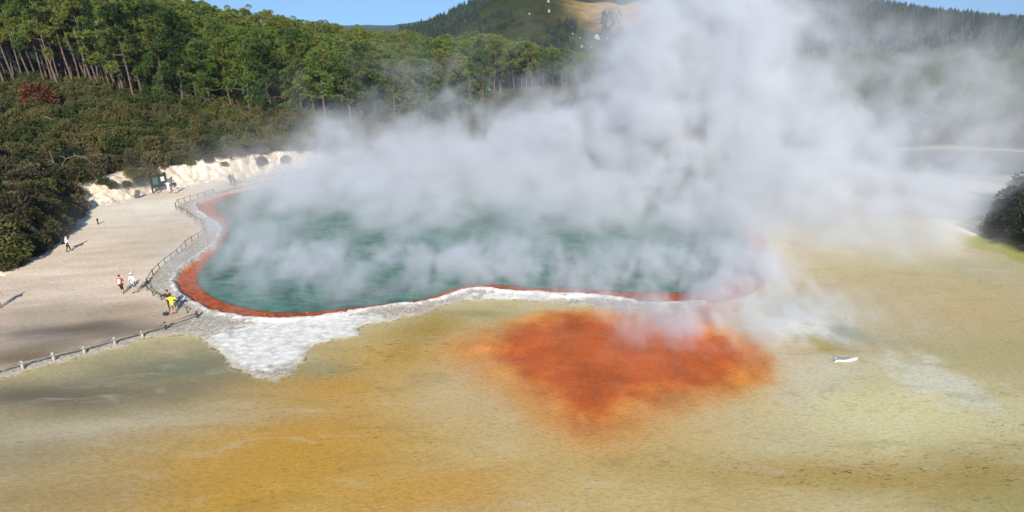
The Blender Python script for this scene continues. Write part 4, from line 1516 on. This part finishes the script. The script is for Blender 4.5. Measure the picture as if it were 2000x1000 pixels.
# bag man
t3, l3, s3 = person(134, 491, R(-50), 'person in a loose white shirt, black cap and black trousers near the thicket shadow', 1.72, (.20, -.18), ((-.10, .10, .42), (.10, .20, .40)), .10,
                    ('white', (225, 225, 225)), .85, ('black', (30, 30, 34)), 1.0, ('black', (30, 30, 34), 'cap'))
m = MB(); m.box((0, 0, 0), (.16, .34, .26)); m.tube([(-.02, -.12, .12), (.06, -.08, .42), (.16, 0, .62), (.10, .1, .40), (.0, .12, .12)], .016, 6)
b_ = m.build('shoulder_bag', cm(('black', (30, 30, 34))), None, loc=(l3[0] - .27, l3[1] - .04, l3[2] + .95))
tag(b_, 'black shoulder bag hanging at the hip of the person in the loose white shirt', 'bag')
# at the left border
person(-1, 601, R(30), 'person in an orange red top cut off by the left edge of the photo', 1.7, (.12, -.12), ((-.05, .1), (.18, .10, .3)), .05,
       ('orange_red', (214, 84, 50)), .45, ('black', (30, 30, 34)), 1.0)
# by the notice board
person(331, 377, R(35), 'person in white with a dark hair reading the notice board', 1.66, (.05, -.05), ((-.05, .28, .05), (.12, .18, .2)), .12,
       ('bright_white', (238, 238, 238)), .9, ('bright_white', (238, 238, 238)), 1.0)
person(344, 377, R(60), 'person in a black top and pale trousers right of the notice board', 1.72, (.10, -.08), ((-.05, .08), (.08, .12)), .08,
       ('black', (30, 30, 34)), .9, ('pale_beige', (216, 206, 190)), 1.0)
person(452, 362, R(20), 'person all in black at the far end of the path', 1.72, (.04, -.04), ((-.02, .1), (.02, .1)), .04,
       ('black', (30, 30, 34)), .9, ('black', (30, 30, 34)), 1.0)
person(459, 363, R(120), 'person in a maroon jacket beside the one all in black', 1.62, (.06, -.04), ((-.02, .2, .2), (.02, .2, .2)), .16,
       ('maroon', (98, 62, 60)), .9, ('taupe', (120, 104, 96)), 1.0)
#@@HILLS
#@@STEAM
# ------------------------------------------------------------------ steam: real density volumes over the pool
def steam_volume(name, lo, hi, vox, blobs, nscale, stretch, t0, t1, dens, col=(.935, .946, .966), warp=3.0, fine=.35, zclip=None, aniso=.0):
    """blobs: (cx, cy, cz, rx, ry, rz, amp). density = sum of soft ellipsoids x broken-up noise"""
    gm = bpy.data.node_groups.new(name + '_nodes', 'GeometryNodeTree')
    gm.interface.new_socket('Geometry', in_out='INPUT', socket_type='NodeSocketGeometry')
    gm.interface.new_socket('Geometry', in_out='OUTPUT', socket_type='NodeSocketGeometry')
    g = NT(gm)
    out = gm.nodes.new('NodeGroupOutput')
    pos = g.n('GeometryNodeInputPosition').outputs[0]
    # turbulence: the noise space itself is bent
    wn = g.n('ShaderNodeTexNoise', Vector=pos)
    wn.inputs['Scale'].default_value = nscale * .8; wn.inputs['Detail'].default_value = 2
    wv = g.vm('SCALE', g.vm('SUBTRACT', wn.outputs['Color'], (.5, .5, .5)))
    wv.node.inputs['Scale'].default_value = warp
    wpos = g.vm('ADD', pos, wv)
    env = None
    for (cx, cy, cz, rx, ry, rz, am) in blobs:
        d = g.vm('DIVIDE', g.vm('SUBTRACT', wpos, (cx, cy, cz)), (rx, ry, rz))
        q = g.vm('DOT_PRODUCT', d, d)
        e = g.m('MULTIPLY', g.m('EXPONENT', g.m('MULTIPLY', q, -1.0)), am)
        env = e if env is None else g.m('ADD', env, e)
    mp = g.vm('MULTIPLY', wpos, stretch)
    # slant the billows with the wind
    n1 = g.noise(mp, nscale, 6, .58)
    n2 = g.noise(mp, nscale * 3.3, 4, .6)
    nn = g.m('ADD', g.m('MULTIPLY', n1, 1 - fine), g.m('MULTIPLY', n2, fine))
    # dense cores stay closed, thin outskirts break into wisps
    k = g.m('SUBTRACT', nn, g.m('MULTIPLY', g.m('SUBTRACT', .42, g.m('MINIMUM', env, .42)), .20))
    f = g.ramp(k, t0, t1)
    zz = g.n('ShaderNodeSeparateXYZ', Vector=pos)
    dn = g.m('MULTIPLY', g.m('MULTIPLY', env, f), dens)
    if zclip is not None:
        dn = g.m('MULTIPLY', dn, g.ramp(zz.outputs[2], zclip[0], zclip[1]))
    dn = g.m('MULTIPLY', dn, g.m('GREATER_THAN', dn, .0006))
    vc = gm.nodes.new('GeometryNodeVolumeCube')
    gm.links.new(dn, vc.inputs['Density'])
    vc.inputs['Min'].default_value = lo; vc.inputs['Max'].default_value = hi
    for a, i in zip('XYZ', range(3)):
        vc.inputs['Resolution ' + a].default_value = max(8, int((hi[i] - lo[i]) / vox))
    sm = gm.nodes.new('GeometryNodeSetMaterial')
    mat = bpy.data.materials.new(name + '_vapour'); mat.use_nodes = True
    mt = mat.node_tree
    mt.nodes.remove(mt.nodes['Principled BSDF'])
    pv = mt.nodes.new('ShaderNodeVolumePrincipled')
    pv.inputs['Color'].default_value = (*col, 1)
    pv.inputs['Density'].default_value = 1.0
    pv.inputs['Anisotropy'].default_value = aniso
    mt.links.new(pv.outputs[0], mt.nodes['Material Output'].inputs['Volume'])
    sm.inputs['Material'].default_value = mat
    gm.links.new(vc.outputs[0], sm.inputs[0])
    gm.links.new(sm.outputs[0], out.inputs[0])
    mb = MB(); mb.box([(a + b) / 2 for a, b in zip(lo, hi)], [b - a for a, b in zip(lo, hi)])
    o = mb.build(name, mat, smooth=False)
    md = o.modifiers.new('vapour', 'NODES'); md.node_group = gm
    return o


def bl(px, py, Y, rx, ry, rz, am):
    p = PY(px, py, Y)
    return (p[0], p[1], p[2], rx, ry, rz, am)


main_blobs = [
    # sheet that forms on the water, thicker towards the back
    bl(760, 480, 61, 24, 6, 1.8, .11),
    bl(490, 420, 68, 9, 7, 2.4, .20),
    bl(520, 380, 77, 10, 6, 2.6, .18),
    bl(1150, 480, 61, 22, 6, 2.2, .13),
    bl(600, 450, 66, 12, 6, 2.2, .18),
    bl(640, 410, 72, 20, 8, 3.0, .17),
    bl(950, 420, 70, 26, 8, 3.2, .18),
    bl(1250, 420, 72, 20, 9, 4.5, .36),
    bl(1000, 380, 80, 28, 10, 5, .28),
    bl(640, 350, 84, 13, 6, 3.6, .20),
    bl(1000, 320, 90, 28, 9, 6, .36),
    # columns on the near left edge of the cloud
    bl(650, 250, 90, 3, 3, 7, .20),
    bl(690, 300, 88, 6, 5, 4, .24),
    bl(880, 220, 92, 6, 5, 7, .20),
    bl(1000, 250, 94, 6, 5, 6, .18),
    bl(800, 230, 96, 14, 6, 8, .09),
    # main plume
    bl(1180, 300, 86, 14, 9, 6, .46),
    bl(1330, 360, 78, 10, 8, 5, .30),
    bl(1300, 270, 84, 14, 10, 8, .50),
    bl(1440, 300, 82, 14, 10, 9, .50),
    bl(1290, 150, 92, 9, 9, 9, .28),
    bl(1430, 140, 94, 13, 11, 10, .46),
    bl(1400, 30, 104, 12, 12, 9, .30),
    bl(1520, 20, 106, 7, 12, 7, .15),
    bl(1060, 90, 100, 6, 6, 8, .035),
    bl(960, 110, 104, 10, 6, 5, .018),
    # drift away to the right
    bl(1500, 400, 74, 12, 10, 6, .38),
    bl(1580, 460, 68, 12, 10, 4.5, .40),
    bl(1690, 360, 80, 16, 10, 5, .16),
    bl(1640, 350, 80, 13, 12, 6, .22),
    bl(1730, 430, 72, 14, 10, 3.8, .18),
    bl(1790, 220, 94, 17, 13, 9, .11),
    bl(1720, 130, 104, 14, 12, 8, .07),
    bl(1870, 150, 108, 22, 14, 8, .06),
    bl(1860, 290, 92, 20, 16, 6, .055),
    bl(1850, 390, 80, 10, 8, 2.0, .01),
    bl(1610, 520, 62, 13, 7, 2.8, .20),
    bl(1490, 520, 58, 7, 5, 2.6, .18),
    bl(1560, 590, 52, 9, 5, 2.0, .14),
    bl(1720, 560, 56, 13, 8, 2.2, .08),
]
o = steam_volume('steam', (-52, 46, -.3), (92, 128, 38), .45, main_blobs, .080, (1.0, 1.0, 1.0), .385, .63, .92, warp=8.0, fine=.46, zclip=(-.3, .6))
tag(o, 'dense white steam billowing off the hot pool and drifting to the right', 'steam', kind='stuff')
near_blobs = [
    bl(600, 560, 48, 10, 4, 1.0, .20),
    bl(900, 500, 57, 30, 5, 1.5, .26),
    bl(500, 440, 61, 5, 4, 1.2, .22),
    bl(560, 500, 56, 12, 5, 1.3, .34),
    bl(800, 530, 52, 14, 5, 1.2, .34),
    bl(1050, 520, 53, 12, 5, 1.4, .34),
    bl(1280, 540, 51, 9, 5, 1.5, .34),
    bl(1400, 560, 49, 5, 4, 1.8, .40),
    bl(1430, 520, 53, 6, 4, 2.5, .40),
    bl(1500, 560, 49, 5, 4, 2.0, .30),
    bl(1190, 620, 45, 4, 3, 2.0, .36),
    bl(1270, 680, 41, 5, 4, 2.0, .42),
    bl(1350, 650, 42, 5, 4, 2.0, .44),
    bl(1460, 640, 43, 6, 4, 2.0, .48),
    bl(1560, 680, 41, 7, 5, 1.8, .34),
    bl(1430, 760, 37, 5, 3, 1.5, .22),
    bl(1100, 690, 40, 7, 4, 1.4, .16),
    bl(1500, 790, 35, 7, 4, 1.5, .18),
    bl(1650, 620, 46, 10, 5, 2.0, .22),
    bl(1800, 760, 37, 11, 4, 1.5, .15),
    bl(1300, 850, 32, 8, 4, 1.4, .12),
    bl(950, 790, 34, 8, 4, 1.4, .09),
]
o = steam_volume('mist', (-34, 26, -.25), (36, 62, 4.6), .22, near_blobs, .30, (1.0, .6, .8), .38, .66, 1.0, warp=2.0, zclip=(-.25, .25))
tag(o, 'thin mist curling over the pool water and the orange flow', 'mist', kind='stuff')
# air between here and the far hills
m = MB(); m.box((0, 2100, 60), (6000, 4500, 360))
am = bpy.data.materials.new('air'); am.use_nodes = True
am.node_tree.nodes.remove(am.node_tree.nodes['Principled BSDF'])
pv = am.node_tree.nodes.new('ShaderNodeVolumePrincipled')
pv.inputs['Color'].default_value = (.72, .86, 1, 1); pv.inputs['Density'].default_value = .00009
am.node_tree.links.new(pv.outputs[0], am.node_tree.nodes['Material Output'].inputs['Volume'])
tag(m.build('haze', am, None, False), kind='stuff')
# ------------------------------------------------------------------ sky, sun, camera
SUN_EL = R(30.0)
SUN_AZ = math.atan2(.10, -1.0)                  # direction to the sun in plan: behind the camera
w = bpy.data.worlds.new('World'); bpy.context.scene.world = w
w.use_nodes = True
nt = NT(w.node_tree)
sky = nt.n('ShaderNodeTexSky', _sky_type='NISHITA')
sky.sun_disc = False
sky.sun_elevation = SUN_EL
sd = Vector((math.cos(SUN_EL) * .10, -math.cos(SUN_EL), math.sin(SUN_EL))).normalized()
sky.sun_rotation = math.atan2(sd.x, sd.y)
sky.altitude = 300; sky.air_density = 1.0; sky.dust_density = .1; sky.ozone_density = 1.6
bg = w.node_tree.nodes['Background']
bg.inputs['Strength'].default_value = .10
gen = nt.n('ShaderNodeTexCoord').outputs['Generated']
hv = nt.vm('NORMALIZE', nt.vm('ADD', nt.vm('MULTIPLY', gen, (1, 1, .9)), (0, 0, .16)))
nt.t.links.new(hv, sky.inputs[0])
mp = nt.n('ShaderNodeMapping', Vector=gen); mp.inputs['Scale'].default_value = (1, 1, 5)
cl = nt.ramp(nt.noise(mp.outputs[0], 5.0, 6, .6), .55, .8, 0, .35)
sk = nt.mix(cl, sky.outputs[0], (4.5, 4.8, 5.2))
sk = nt.mix(1.0, sk, (.66, .95, 1.18), 'MULTIPLY')
nt.t.links.new(sk, bg.inputs['Color'])

sl = bpy.data.lights.new('sun', 'SUN'); sl.energy = 4.8; sl.angle = R(.5); sl.color = (1, .945, .855)
so = bpy.data.objects.new('sun', sl); C.objects.link(so)
so.rotation_euler = sd.to_track_quat('Z', 'Y').to_euler()
so.location = (0, -40, 60)

cd = bpy.data.cameras.new('camera'); co = bpy.data.objects.new('camera', cd); C.objects.link(co)
co.location = (0, 0, CAM_H); co.rotation_euler = (math.pi / 2 - TH, 0, 0)
cd.sensor_width = 36; cd.lens = 36 * FPX / 2000; cd.clip_end = 20000; cd.clip_start = .1
sc = bpy.context.scene
sc.camera = co
sc.view_settings.view_transform = 'Standard'
sc.view_settings.look = 'None'
sc.view_settings.exposure = 0.27
sc.view_settings.gamma = 1.0
sc.cycles.use_denoising = True
sc.cycles.volume_step_rate = 1.8
sc.cycles.adaptive_threshold = .025
sc.cycles.max_bounces = 8
sc.cycles.volume_bounces = 3
sc.cycles.diffuse_bounces = 3
sc.cycles.transparent_max_bounces = 16
